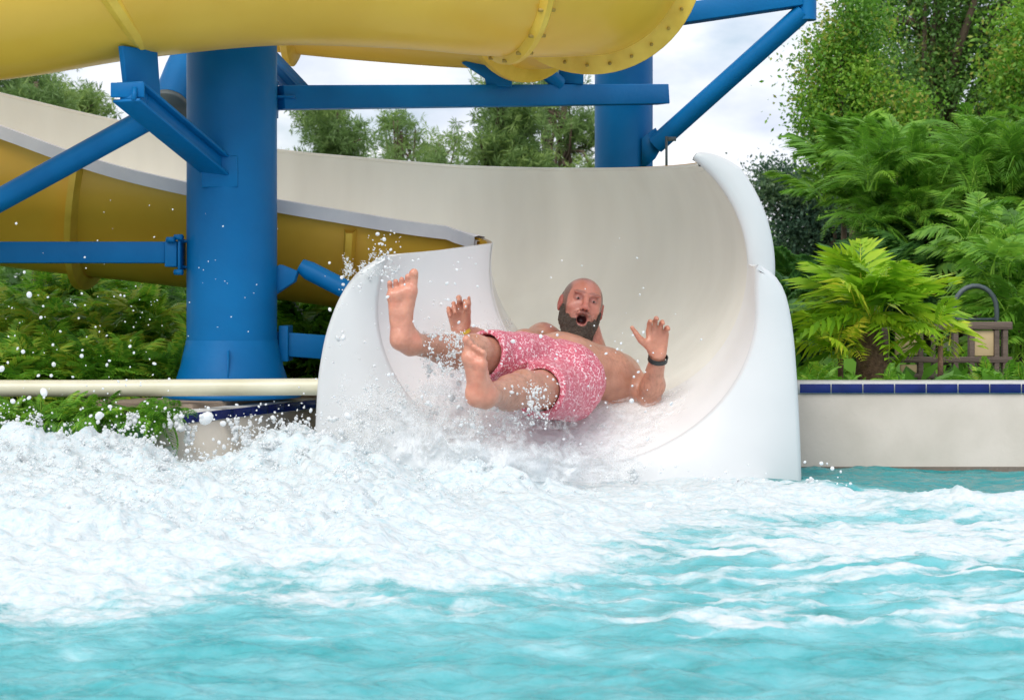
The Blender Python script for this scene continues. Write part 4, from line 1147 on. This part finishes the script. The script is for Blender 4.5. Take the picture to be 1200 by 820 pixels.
def hand(wr, u, nrm, thumb_side, curl, thumb_dir, sc_=1.1, spread=0.06):
    """u: wrist to fingers, nrm: out of the palm, curl: bend per joint of index..little"""
    u = unit(u); n_ = unit(np.asarray(nrm) - u * (np.asarray(nrm) @ u)); v = np.cross(u, n_); v = v * np.sign(v @ np.asarray(thumb_side)); v = unit(v)
    k_ = []
    for i in range(4):
        off = (0.030, 0.010, -0.010, -0.029)[i] * sc_
        kn = wr + u * (0.088, 0.092, 0.087, 0.078)[i] * sc_ + v * off
        sd.cone(wr + v * off * 0.55 + u * 0.012, kn, 0.0165 * sc_, 0.0125 * sc_, 0.010)
        k_.append(kn)
    sd.cone(wr + v * 0.018 * sc_ + u * 0.02 + n_ * 0.006, wr + v * 0.030 * sc_ + u * 0.052 * sc_ + n_ * 0.008, 0.017 * sc_, 0.014 * sc_, 0.012)
    for i in range(4):
        ln = (0.072, 0.080, 0.074, 0.058)[i] * sc_; d_ = unit(u + v * (1.5 - i) * spread); p = k_[i]; a = 0.0
        for j, fr in enumerate((0.44, 0.32, 0.26)):
            a += curl[i][j]; dd = d_ * math.cos(a) + n_ * math.sin(a)
            q = p + dd * ln * fr; sd.cone(p, q, (0.0112, 0.0102, 0.0095)[j] * sc_, (0.0102, 0.0095, 0.0088)[j] * sc_, 0.0035); p = q
    tb = wr + v * 0.026 * sc_ + u * 0.028 * sc_ + n_ * 0.004; td = unit(thumb_dir)
    t1 = tb + td * 0.046 * sc_; t2 = t1 + unit(td + u * 0.35) * 0.034 * sc_; t3 = t2 + unit(td + u * 0.6) * 0.024 * sc_
    sd.cone(tb, t1, 0.0155 * sc_, 0.0115 * sc_, 0.010); sd.cone(t1, t2, 0.0110 * sc_, 0.0100 * sc_, 0.004); sd.cone(t2, t3, 0.0100 * sc_, 0.0082 * sc_, 0.004)


hand(WR_L, (-0.02, -0.02, 1), (0.10, -1, 0.1), (-1, 0, 0), [(0.45, 0.7, 0.4), (0.40, 0.75, 0.5), (0.5, 0.8, 0.5), (0.6, 0.8, 0.5)], (-0.75, -0.25, 0.62), 1.12, 0.03)
hand(WR_R, (-0.12, -0.10, 1), (0.0, -1, 0.15), (1, 0, 0), [(0.9, 1.0, 0.5), (0.55, 0.9, 0.5), (1.0, 1.1, 0.6), (1.1, 1.1, 0.6)], (0.15, -0.5, 0.8), 1.08, 0.05)

# head: local axes  x = image right, y = out of the face, z = up
up_h = unit((0.23, 0.20, 1.0)); fw = unit(np.array([0.14, -1, 0.16])); fw = unit(fw - up_h * (fw @ up_h)); rt = np.cross(up_h, fw) * -1
rt = rt if rt[0] > 0 else -rt
HR = np.stack([rt, fw, up_h], 1); HS = 1.12
def hp_(x, y, z): return HEAD + HR @ (np.array([x, y, z]) * HS)
def he(c, rad, k=0.015, mode='add'): sd.ell(hp_(*c), HR, np.array(rad) * HS, k, mode)
he((0, -0.020, 0.030), (0.077, 0.095, 0.088), 0.02)          # skull
he((0, 0.015, 0.000), (0.066, 0.072, 0.085), 0.03)           # face
he((0, 0.030, -0.062), (0.052, 0.055, 0.050), 0.03)          # jaw
he((0, 0.062, -0.098), (0.026, 0.020, 0.018), 0.02)          # chin
for s_ in (-1, 1):
    he((s_ * 0.040, 0.058, -0.012), (0.022, 0.016, 0.018), 0.015)     # cheek
    he((s_ * 0.030, 0.078, 0.042), (0.024, 0.010, 0.008), 0.012)      # brow
    he((s_ * 0.030, 0.093, 0.020), (0.017, 0.016, 0.011), 0.010, 'sub')
    he((s_ * 0.030, 0.069, 0.020), (0.0150, 0.0140, 0.0125), 0.003)    # lids
    he((s_ * 0.080, -0.012, 0.004), (0.010, 0.020, 0.032), 0.006)     # ear
    he((s_ * 0.087, -0.006, 0.006), (0.005, 0.010, 0.018), 0.006, 'sub')
    he((s_ * 0.012, 0.098, -0.020), (0.009, 0.010, 0.008), 0.006)     # nostril wing
sd.cone(hp_(0, 0.084, 0.030), hp_(0, 0.106, -0.014), 0.009 * HS, 0.0125 * HS, 0.010)
he((0, 0.083, -0.036), (0.026, 0.014, 0.010), 0.010)         # upper lip
he((0, 0.076, -0.078), (0.023, 0.013, 0.010), 0.010)         # lower lip
he((0, 0.092, -0.058), (0.0205, 0.036, 0.0190), 0.006, 'sub')   # open mouth
ii = np.nonzero(np.abs(sd.F) < 0.014); P = np.stack([sd.ax[q][ii[q]] for q in range(3)], -1)
far = sstep(0.12, 0.2, np.linalg.norm(P - HEAD, axis=-1))
sd.F[ii] += (far * (0.0028 * fbm(P[..., 0] * 14, P[..., 1] * 14, P[..., 2] * 14, 2) + 0.0016 * np.abs(noise(P[..., 0] * 38, P[..., 1] * 38, P[..., 2] * 38)))).astype(np.float32)
V, F = sd.mesh()

# colour of the skin, by place on the body
Hq = (V - HEAD) @ HR / HS
col = np.tile(np.array([0.545, 0.28, 0.195]), (len(V), 1))
nz_ = fbm(V[:, 0] * 14, V[:, 1] * 14, V[:, 2] * 14, 3)[:, None]
col *= 1 + 0.10 * nz_
def blend(mask, c):
    global col
    mask = np.clip(mask, 0, 1)[:, None]; col = col * (1 - mask) + np.array(c) * mask
fmask = sstep(0.17, 0.13, np.linalg.norm(Hq, axis=1)) * (Hq[:, 2] > -0.12)
blend(fmask * 0.8, (0.56, 0.22, 0.17))
sidehair = fmask * sstep(0.049, 0.062, np.abs(Hq[:, 0]) + 0.25 * np.clip(-Hq[:, 1], 0, 0.1)) * sstep(-0.05, -0.02, Hq[:, 2]) * sstep(0.10, 0.07, Hq[:, 2]) * (Hq[:, 1] < 0.045)
blend(fmask * sstep(0.062, 0.095, Hq[:, 2] - 0.5 * Hq[:, 1]) * (0.25 + 0.3 * np.clip(nz_[:, 0] + 0.5, 0, 1)), (0.17, 0.10, 0.08)); blend(sidehair * 0.85, (0.13, 0.08, 0.065))
for c_, r_ in ((HEEL_R + (0, 0, .13), 0.2), (at(550, 435, 5.87), 0.16)):
    sole = sstep(r_, r_ * 0.6, np.linalg.norm(V - c_, axis=1)) * (V[:, 1] < ANK_R[1] - 0.02)
    blend(sole * 0.7, (0.74, 0.34, 0.24)); blend(sole * np.clip(nz_[:, 0], 0, 1) * 0.6, (0.68, 0.22, 0.14))
for c_ in (WR_L + (0, 0, .09), WR_R + (0, 0, .08)): blend(sstep(0.15, 0.1, np.linalg.norm(V - c_, axis=1)) * 0.55, (0.62, 0.27, 0.18))
def hm(c, rad): return sstep(1.15, 0.85, np.linalg.norm((Hq - np.array(c)) / np.array(rad), axis=1))
blend(hm((0, 0.088, -0.057), (0.026, 0.03, 0.031)) * 0.6, (0.42, 0.15, 0.13))
mst = np.clip(0.5 + noise(V[:, 0] * 160, V[:, 1] * 160, V[:, 2] * 160), 0, 1)
blend(hm((0, 0.090, -0.036), (0.036, 0.03, 0.011)) * 0.75 * mst, (0.12, 0.07, 0.055)); blend(hm((0.0, 0.075, -0.062), (0.062, 0.04, 0.036)) * 0.45 * mst * (1 - hm((0, 0.088, -0.057), (0.026, 0.03, 0.031))), (0.16, 0.09, 0.07))
blend(hm((0, 0.062, -0.056), (0.023, 0.026, 0.023)), (0.05, 0.010, 0.012)); blend(hm((0, 0.060, -0.074), (0.013, 0.026, 0.007)), (0.30, 0.08, 0.08)); blend(hm((0, 0.074, -0.0395), (0.013, 0.012, 0.0035)) * 0.8, (0.5, 0.42, 0.36))
blend(hm((0, 0.100, -0.012), (0.018, 0.03, 0.020)) * 0.5, (0.50, 0.16, 0.13))
for s_ in (-1, 1):
    blend(hm((s_ * 0.030, 0.085, 0.0445), (0.024, 0.018, 0.0058)) * 0.6, (0.20, 0.09, 0.07))
    blend(hm((s_ * 0.030, 0.080, 0.024), (0.023, 0.022, 0.015)) * 0.6, (0.28, 0.10, 0.085))  # eye sockets darkened: shade of the hollows put into the skin colour
    blend(hm((s_ * 0.083, -0.012, 0.004), (0.016, 0.03, 0.036)) * 0.6, (0.62, 0.16, 0.13))
    blend(hm((s_ * 0.007, 0.108, -0.026), (0.004, 0.01, 0.004)), (0.1, 0.03, 0.03))
# dark hair on chest, forearm, shins
hair_m = sstep(0.45, 0.75, 0.5 + 0.5 * noise(V[:, 0] * 130, V[:, 1] * 130, V[:, 2] * 60))
blend(hair_m * 0.28 * sstep(0.20, 0.10, np.linalg.norm(V - (CHEST + (0.02, -0.02, 0.11)), axis=1)), (0.14, 0.07, 0.05))
for a_, b_ in ((ELB_L, WR_L), (KNEE_L, ANK_L), (KNEE_R, ANK_R)):
    d_ = b_ - a_; t_ = np.clip(((V - a_) @ d_) / (d_ @ d_), 0, 1); ds = np.linalg.norm(V - a_ - t_[:, None] * d_, axis=1)
    blend(hair_m * 0.28 * sstep(0.09, 0.07, ds) * (t_ > 0.03) * (t_ < 0.95), (0.2, 0.10, 0.07))
man = thing('person', 'bald bearded man in pink patterned shorts sliding feet first with open mouth and raised hands', 'person', tuple(PELV))
body = mesh_obj('body', V, F, M['skin'], man, True, col=col)

# eyes
for s_ in (-1, 1):
    e_ = SDF(hp_(s_ * 0.030, 0.072, 0.019) - 0.03, hp_(s_ * 0.030, 0.072, 0.019) + 0.03, 0.0022)
    e_.ell(hp_(s_ * 0.030, 0.0722, 0.0180), HR, np.array((0.0112, 0.0128, 0.0044)) * HS, 0.001)
    v, f = e_.mesh(); eo = mesh_obj('eye', v, f, M['eye'], man, True)
    e_ = SDF(hp_(s_ * 0.030, 0.072, 0.019) - 0.03, hp_(s_ * 0.030, 0.072, 0.019) + 0.03, 0.0018)
    e_.ell(hp_(s_ * 0.030, 0.0765, 0.0180), HR, np.array((0.0052, 0.0105, 0.0050)) * HS, 0.001)
    v, f = e_.mesh(); mesh_obj('iris', v, f, M['iris'], eo, True)

# beard: a ragged shell round jaw and chin, open at the mouth
bd = SDF(HEAD - 0.17, HEAD + 0.17, 0.0036)
def be(c, rad, k=0.015, mode='add'): bd.ell(hp_(*c), HR, np.array(rad) * HS, k, mode)
be((0, 0.030, -0.072), (0.069, 0.070, 0.058), 0.02)
be((0, 0.046, -0.116), (0.058, 0.048, 0.042), 0.02)
for s_ in (-1, 1): be((s_ * 0.062, 0.006, -0.030), (0.017, 0.030, 0.050), 0.015); be((s_ * 0.024, 0.085, -0.055), (0.012, 0.014, 0.030), 0.010)
be((0, 0.096, -0.032), (0.034, 0.012, 0.0085), 0.008)
for s_ in (-1, 1): be((s_ * 0.034, 0.084, -0.045), (0.011, 0.014, 0.020), 0.010)
sl, P = bd.region(HEAD, HEAD, 0.17)
Q = (P - HEAD) @ HR / HS
bd.F[sl] += (0.0045 * fbm(P[..., 0] * 55, P[..., 1] * 55, P[..., 2] * 55, 3)).astype(np.float32)
be((0, 0.092, -0.061), (0.0225, 0.05, 0.024), 0.006, 'sub')
be((0, 0.105, 0.008), (0.052, 0.07, 0.050), 0.010, 'sub')
for s_ in (-1, 1): be((s_ * 0.034, 0.092, -0.040), (0.018, 0.05, 0.020), 0.008, 'sub')
be((0, 0.100, -0.030), (0.05, 0.04, 0.012), 0.006, 'sub')
v, f = bd.mesh(); mesh_obj('beard', v, f, M['beard'], man, True)
# cropped hair at the sides
hr = SDF(HEAD - 0.17, HEAD + 0.17, 0.0036)
hr.ell(hp_(0, -0.028, 0.020), HR, np.array((0.0815, 0.092, 0.080)) * HS, 0.01)
hr.ell(hp_(0, 0.055, 0.060), HR, np.array((0.070, 0.110, 0.110)) * HS, 0.010, 'sub'); hr.ell(hp_(0, 0.0, 0.110), HR, np.array((0.060, 0.11, 0.055)) * HS, 0.01, 'sub')
v, f = hr.mesh(); mesh_obj('hair', v, f, M['stubble'], man, True)

# swim shorts
ws = unit(BELLY - PELV)
sh = SDF(PELV - (0.42, 0.62, 0.32), PELV + (0.36, 0.36, 0.34), 0.0042)
sh.ell(PELV, frame(PELV - BELLY, (0.1, 0, 1)), (0.155, 0.182, 0.155), 0.05)
sh.ell(PELV + (0.01, 0.09, -0.01), frame(PELV - BELLY, (0.1, 0, 1)), (0.14, 0.180, 0.150), 0.05)
EL = HIP_L + (KNEE_L - HIP_L) * 0.66; ER = HIP_R + (KNEE_R - HIP_R) * 0.86
sh.cone(HIP_L, EL, 0.118, 0.106, 0.03); sh.cone(HIP_R, ER, 0.112, 0.098, 0.03)
sl, P = sh.region(PELV, PELV, 0.9)
fold = 0.006 * fbm(P[..., 0] * 9, P[..., 1] * 9, P[..., 2] * 9, 3) + 0.006 * np.abs(noise(P[..., 0] * 13 + P[..., 2] * 9, P[..., 1] * 6, P[..., 2] * 13))
# crease between hip and each thigh
A = sh.F[sl] + fold.astype(np.float32)
# waist, leg openings
A = np.maximum(A, ((P - (PELV + ws * 0.118)) @ ws).astype(np.float32))
for hip, kn, E in ((HIP_L, KNEE_L, EL), (HIP_R, KNEE_R, ER)):
    d_ = unit(kn - hip); t_ = (P - hip) @ d_; rad = np.linalg.norm(P - hip - t_[..., None] * d_, axis=-1)
    ln = np.linalg.norm(E - hip)
    oh, ok_ = (HIP_R, KNEE_R) if hip is HIP_L else (HIP_L, KNEE_L); d2 = unit(ok_ - oh); t2_ = (P - oh) @ d2
    rad2 = np.linalg.norm(P - oh - t2_[..., None] * d2, axis=-1)
    cut = np.where((rad < 0.16) & (rad < rad2), t_ - ln - 0.006 * noise(P[..., 0] * 20, P[..., 1] * 20, P[..., 2] * 20), -1)
    A = np.maximum(A, cut.astype(np.float32))
    hollow = np.maximum(np.maximum(rad - 0.080, rad - rad2), -(t_ - ln + 0.10))        # inside of the leg opening
    A = np.maximum(A, -hollow.astype(np.float32))
sh.F[sl] = A
v, f = sh.mesh(); mesh_obj('swim_shorts', v, f, M['shorts'], man, True)


def band(wr, ax, r, w_, mat, nm, th=0.004):
    ax = unit(ax); Rm = frame(ax, (0, 1, 0)); a = np.arange(32) * 2 * PI / 32; rows = []
    for rr, o_ in ((r, -w_ / 2), (r + th, -w_ / 2), (r + th, w_ / 2), (r, w_ / 2)):
        rows.append(wr + ax * o_ + rr * (np.cos(a)[:, None] * Rm[:, 1] + 0.86 * np.sin(a)[:, None] * Rm[:, 2]))
    return mesh_obj(nm, np.array(rows).reshape(-1, 3), np.concatenate([grid_faces(4, 32, True), np.array([[96 + j, 96 + (j + 1) % 32, (j + 1) % 32, j] for j in range(32)])]), M[mat], man, True, sharp=40)


band(WR_L + (0, 0, -0.010), WR_L - ELB_L, 0.0365, 0.020, 'black_band', 'wristband')
band(WR_R + (0.004, 0, -0.004), (0.35, 0.3, -1), 0.034, 0.013, 'yellow_band', 'wristband')

# ================================================================ spray, drops and the water running down the slide
def ico():
    t = (1 + 5 ** 0.5) / 2
    v = np.array([(-1, t, 0), (1, t, 0), (-1, -t, 0), (1, -t, 0), (0, -1, t), (0, 1, t), (0, -1, -t), (0, 1, -t), (t, 0, -1), (t, 0, 1), (-t, 0, -1), (-t, 0, 1)], float)
    f = np.array([(0, 11, 5), (0, 5, 1), (0, 1, 7), (0, 7, 10), (0, 10, 11), (1, 5, 9), (5, 11, 4), (11, 10, 2), (10, 7, 6), (7, 1, 8), (3, 9, 4), (3, 4, 2), (3, 2, 6), (3, 6, 8), (3, 8, 9), (4, 9, 5), (2, 4, 11), (6, 2, 10), (8, 6, 7), (9, 8, 1)])
    return v / np.linalg.norm(v[0]), f


def ico2():
    v, f = ico(); v = [tuple(x) for x in v]; cache = {}; nf = []
    def mid(a, b):
        k_ = (min(a, b), max(a, b))
        if k_ not in cache:
            m_ = (np.array(v[a]) + np.array(v[b])) / 2; v.append(tuple(m_ / np.linalg.norm(m_))); cache[k_] = len(v) - 1
        return cache[k_]
    for a, b, c in f:
        ab, bc, ca = mid(a, b), mid(b, c), mid(c, a); nf += [(a, ab, ca), (b, bc, ab), (c, ca, bc), (ab, bc, ca)]
    return np.array(v), np.array(nf)


I1, I2 = ico(), ico2()


def drops(name, P_, r_, label, cat_, mat='drop', tpl=None, stretch=0.35):
    n_ = len(P_); R = rand_rot(n_, rs_); sc3 = 1 + rs_.uniform(-stretch, stretch, (n_, 3)); R = R * sc3[:, None, :]
    tpl = tpl or I1
    V, F, T = stamp(tpl[0], tpl[1], R, r_, P_, np.zeros(n_))
    return tag(mesh_obj(name, V, F, M[mat], None, True), label, cat_, kind='stuff')


rs_ = np.random.default_rng(77)
# lumps and beads riding on the churned water
n = 90000
X = rs_.uniform(-2.3, 0.75, n); Y = rs_.uniform(3.9, 6.55, n)
z, c = water_z(X, Y); den = sstep(0.05, 0.7, c) * np.clip(mound(X, Y) / 0.12, 0.03, 1) * sstep(-0.25, 0.5, fbm(X * 5, Y * 5, 12, 3))
lim_ok = Y < np.interp(X, [-9, -1.75, -1.27, -0.845, -0.8, -0.72, 0.9], [6.1, 6.15, 6.3, 6.48, 6.49, 6.45, 6.45])
den = den * sstep(0.05, 0.13, mound(X, Y)); k_ = (rs_.random(n) < den * 0.30) & lim_ok
X, Y, z = X[k_], Y[k_], z[k_]; n = len(X)
r = 0.0026 * np.exp(rs_.normal(size=n) * 0.42); r *= 1 + 0.6 * sstep(5.5, 6.2, Y)
hgt = rs_.exponential(0.010, n) * (1 + 2.2 * np.clip(mound(X, Y) / 0.2, 0, 1))
drops('foam_beads', np.stack([X, Y, z + hgt], 1), r, 'white bubbling foam beads riding on the churned water', 'foam', 'bead')

# splash tongues thrown up along the crest
P_, r_ = [], []
def tongue(o, v0, L_, r0, nn, jit):
    t_ = np.sort(rs_.random(nn)) ** 0.8
    p = o + v0 * t_[:, None] * L_ + np.array([0, 0, -0.55]) * (t_[:, None] ** 2) * L_ * 0.6
    w_ = 0.3 + t_
    P_.append(p + rs_.normal(size=(nn, 3)) * jit * w_[:, None]); r_.append(r0 * (1 - 0.65 * t_) * np.exp(rs_.normal(size=nn) * 0.35))
for i in range(360):
    x = rs_.uniform(-2.3, 0.3); y = rs_.uniform(5.55, 6.25) if x < -0.85 else rs_.uniform(5.7, 6.4)
    if x > -0.1: y = rs_.uniform(5.6, 6.3)
    zz, cc = water_z(np.array([x]), np.array([y]))
    am = float(np.clip(mound(x, y) / 0.2, 0.1, 1))
    d_ = unit((rs_.normal() * 0.6, rs_.normal() * 0.4 - 0.25, 1.0))
    tongue(np.array([x, y, zz[0] - 0.01]), d_, rs_.uniform(0.02, 0.085) * am * (1 + 0.3 * (x < -0.75)), rs_.uniform(0.0028, 0.0065), int(rs_.integers(12, 42)), 0.0065)
for (px, py, Yt, ln) in ((283, 520, 6.2, 0.15), (291, 525, 6.15, 0.11), (222, 520, 6.2, 0.10), (150, 500, 6.1, 0.07), (208, 505, 6.15, 0.10), (745, 565, 6.15, 0.07), (950, 575, 6.15, 0.06), (868, 575, 6.1, 0.05)):
    for q in range(4): tongue(at(px + rs_.normal() * 4, py, Yt), unit((rs_.normal() * 0.12, 0, 1)), ln, 0.006, 34, 0.004)
# spray climbing the left wall of the mouth and over the rider's legs
for i in range(130):
    px = rs_.uniform(410, 640); lo_ = 500 - 0.10 * abs(px - 520)
    o = at(px, rs_.uniform(455, lo_ + 20), rs_.uniform(5.95, 6.45)); d_ = unit((rs_.normal() * 0.7 - 0.2, rs_.normal() * 0.3, 0.9))
    tongue(o, d_, rs_.uniform(0.03, 0.11) * (1.2 if px < 500 else 0.6), rs_.uniform(0.003, 0.0055), int(rs_.integers(8, 22)), 0.012)
for i in range(46):      # between the two feet
    o = at(rs_.uniform(488, 545), rs_.uniform(395, 445), rs_.uniform(6.0, 6.25)); tongue(o, unit((rs_.normal() * 0.6, 0, 1)), rs_.uniform(0.02, 0.09), 0.0036, 26, 0.010)
for i in range(40):      # splash over the left rim
    o = at(rs_.uniform(400, 470), rs_.uniform(300, 330), rs_.uniform(6.4, 6.55)); tongue(o, unit((rs_.normal() * 0.5 - 0.1, 0, 1)), rs_.uniform(0.01, 0.06), 0.0028, 20, 0.006)
P_ = np.concatenate(P_); r_ = np.concatenate(r_)
drops('splash', P_, r_, 'white splash tongues leaping where the rider meets the pool', 'splash', 'bead')

# separate flying drops
P_, r_ = [], []
def fly(n_, x0, x1, y0, y1, Y0, Y1, r0, sig=0.4):
    for i in range(n_):
        P_.append(at(rs_.uniform(x0, x1), rs_.uniform(y0, y1), rs_.uniform(Y0, Y1))); r_.append(r0 * math.exp(rs_.normal() * sig))
fly(100, -20, 200, 340, 500, 5.0, 6.3, 0.0026, 0.5); fly(55, -20, 340, 470, 500, 5.5, 6.2, 0.0034, 0.5); fly(42, 0, 340, 230, 400, 5.2, 6.4, 0.0016)
fly(130, 380, 560, 300, 470, 5.9, 6.4, 0.0036, 0.45); fly(90, 540, 760, 380, 520, 5.8, 6.4, 0.0034, 0.45); fly(26, 600, 840, 270, 480, 5.8, 6.6, 0.0026)
fly(60, 200, 420, 480, 540, 5.9, 6.3, 0.005, 0.5); fly(70, 700, 1000, 540, 620, 5.3, 6.3, 0.0035, 0.4); fly(40, 430, 470, 270, 310, 6.3, 6.5, 0.003)
for px, py, q in ((19, 262, 5.0), (48, 372, 5), (27, 412, 7), (2, 432, 9), (60, 440, 7), (34, 466, 9), (15, 470, 9), (212, 487, 9), (236, 488, 8), (741, 452, 4.2), (744, 593 - 20, 3), (62, 404, 5), (45, 440, 6)):
    P_.append(at(px, py, 5.6)); r_.append(q * 0.0009)
drops('flying_drops', np.array(P_), np.array(r_), 'scattered white water drops frozen in the air at the left and over the rider', 'water drops', 'drop', I2, 0.4)

# water running down the slide floor: a lumpy sheet lying in the channel
rows, tin = [], []
nv_ = 150; ys_ = np.linspace(6.42, 7.30, 130)
for Yw in ys_:
    if Yw <= 7.02:
        p0 = ex_prof(max(Yw, 6.52)); t_ = (7.02 - max(Yw, 6.52)) / 0.5
    else:
        p0 = Gi[int(np.argmin(abs(ss - (S_END - (Yw - 7.0)))))] if Yw < 7.2 else Gi[int(np.argmin(abs(ss - (S_END - 0.2 - (Yw - 7.2)))))]
    ln_ = np.concatenate([[0], np.cumsum(np.linalg.norm(np.diff(p0, axis=0), axis=1))])
    low = int(np.argmin(p0[:, 2])); sl_ = ln_[low]
    q = np.linspace(sl_ - (0.86 if Yw < 7 else 0.5), sl_ + 0.62, nv_); q = np.clip(q, 0.01, ln_[-1] - 0.01)
    row = np.stack([np.interp(q, ln_, p0[:, i]) for i in range(3)], 1)
    cx = p0[low] + (0, 0, 0.6); nin = cx - row; nin[:, 1] = 0; nin /= np.linalg.norm(nin, axis=1)[:, None]
    side = (q - sl_)
    th = 0.014 + 0.020 * np.exp(-(side / 0.35) ** 2) + 0.016 * fbm(row[:, 0] * 9, Yw * 5, row[:, 2] * 9, 4) + 0.006 * fbm(row[:, 0] * 40, Yw * 25, row[:, 2] * 40, 2)
    near = sstep(7.15, 6.75, Yw)
    row = row + nin * np.maximum(th, 0.003)[:, None]
    if Yw < 6.52: row[:, 1] = Yw; row[:, 2] -= (6.52 - Yw) * 0.9
    rows.append(row)
    # left wall is covered high up, the right only near the floor
    cover = np.where(side < 0, sstep(0.84, 0.5, -side) * 0.95, sstep(0.55, 0.05, side) * 0.75) * near + 0.12 * fbm(row[:, 0] * 4, Yw * 2, row[:, 2] * 4, 2)
    tin.append(cover - 0.12)
tag(mesh_obj('slide_water', np.array(rows).reshape(-1, 3), grid_faces(len(ys_), nv_), M['veil'], None, True, tint=np.array(tin).reshape(-1)),
    'thin white water sheet running down the mouth of the slide around the rider', 'water', kind='stuff')

# curtains of thin aerated water thrown up round the rider and along the crest
def curtain(pts, hts, dens, seed, back=0.10, nx_=170, nz_c=46):
    """pts: foot line (x, y, z); hts: height; dens: opacity along the line"""
    pts = np.asarray(pts, float); q = np.linspace(0, len(pts) - 1, nx_); k0 = np.arange(len(pts))
    foot_ = np.stack([np.interp(q, k0, pts[:, i]) for i in range(3)], 1); H_ = np.interp(q, k0, hts); D_ = np.interp(q, k0, dens)
    foot_[:, 2] -= 0.10; H_ = (H_ + 0.10) * (1 + 0.35 * fbm(foot_[:, 0] * 9, seed * 3.1, 0, 3))
    u = np.linspace(0, 1, nz_c)[None, :]; x = foot_[:, 0:1]; jit = 0.05 * fbm(x * 8 + 0 * u, u * 2.2 + seed, seed, 4)
    H_ = np.maximum(H_, 0.05)
    X = x + 0.03 * noise(x * 7, u * 3, seed + 5); Y = foot_[:, 1:2] + back * u ** 2 + jit; Z = foot_[:, 2:3] + H_[:, None] * u
    edge_ = np.minimum(1, np.minimum(np.arange(nx_), np.arange(nx_)[::-1])[:, None] / 18.0)
    T = D_[:, None] * (1 - u ** 1.8) * edge_ + 0.16 * fbm(X * 16, Z * 12, seed, 3) - 0.32 + 0.3 * (1 - u) * edge_
    return np.stack([X, Y, Z], -1).reshape(-1, 3), grid_faces(nx_, nz_c), T.reshape(-1)
cs_ = [curtain([at(x, 470 if x > 560 else 480, y) for x, y in ((385, 6.35), (430, 6.3), (480, 6.2), (540, 5.98), (600, 6.05), (660, 6.2), (720, 6.38), (790, 6.45))], [0.10, 0.17, 0.15, 0.06, 0.05, 0.03, 0.0, 0.0], [0.5, 0.6, 0.6, 0.5, 0.4, 0.3, 0.2, 0.1], 1),
       curtain([at(x, 520, y) for x, y in ((375, 6.2), (430, 6.12), (480, 6.02), (540, 5.9), (600, 5.9), (660, 6.05), (720, 6.2), (780, 6.3))], [0.10, 0.17, 0.16, 0.13, 0.10, 0.10, 0.05, 0.02], [0.7, 0.8, 0.8, 0.8, 0.8, 0.7, 0.5, 0.3], 2),
       curtain([at(x, 490, y) for x, y in ((380, 6.42), (400, 6.38), (430, 6.36), (460, 6.33), (500, 6.25), (540, 6.1))], [0.10, 0.24, 0.30, 0.26, 0.18, 0.06], [0.3, 0.6, 0.65, 0.7, 0.7, 0.4], 7, nx_=90),
       curtain([at(x, 530, y) for x, y in ((372, 6.12), (420, 6.05), (470, 5.95), (530, 5.84), (590, 5.83), (650, 5.95), (720, 6.1))], [0.10, 0.15, 0.19, 0.17, 0.13, 0.10, 0.05], [0.8, 0.9, 0.95, 0.95, 0.9, 0.8, 0.5], 8),
       curtain([at(x, 430, y) for x, y in ((478, 6.25), (510, 6.14), (545, 6.05))], [0.07, 0.12, 0.06], [0.3, 0.45, 0.3], 3, nx_=60),
       curtain([at(x, 540, y) for x, y in ((-60, 5.8), (40, 5.85), (120, 5.9), (200, 5.95), (300, 6.05), (380, 6.1))], [0.15, 0.16, 0.15, 0.12, 0.07, 0.09], [0.6, 0.6, 0.6, 0.5, 0.4, 0.5], 4)]
fol = cat(cs_)
tag(mesh_obj('spray_curtain', fol[0], fol[1], M['veil'], None, True, tint=fol[2]), 'torn veils of thin white spray rising before the slide mouth', 'spray', kind='stuff')
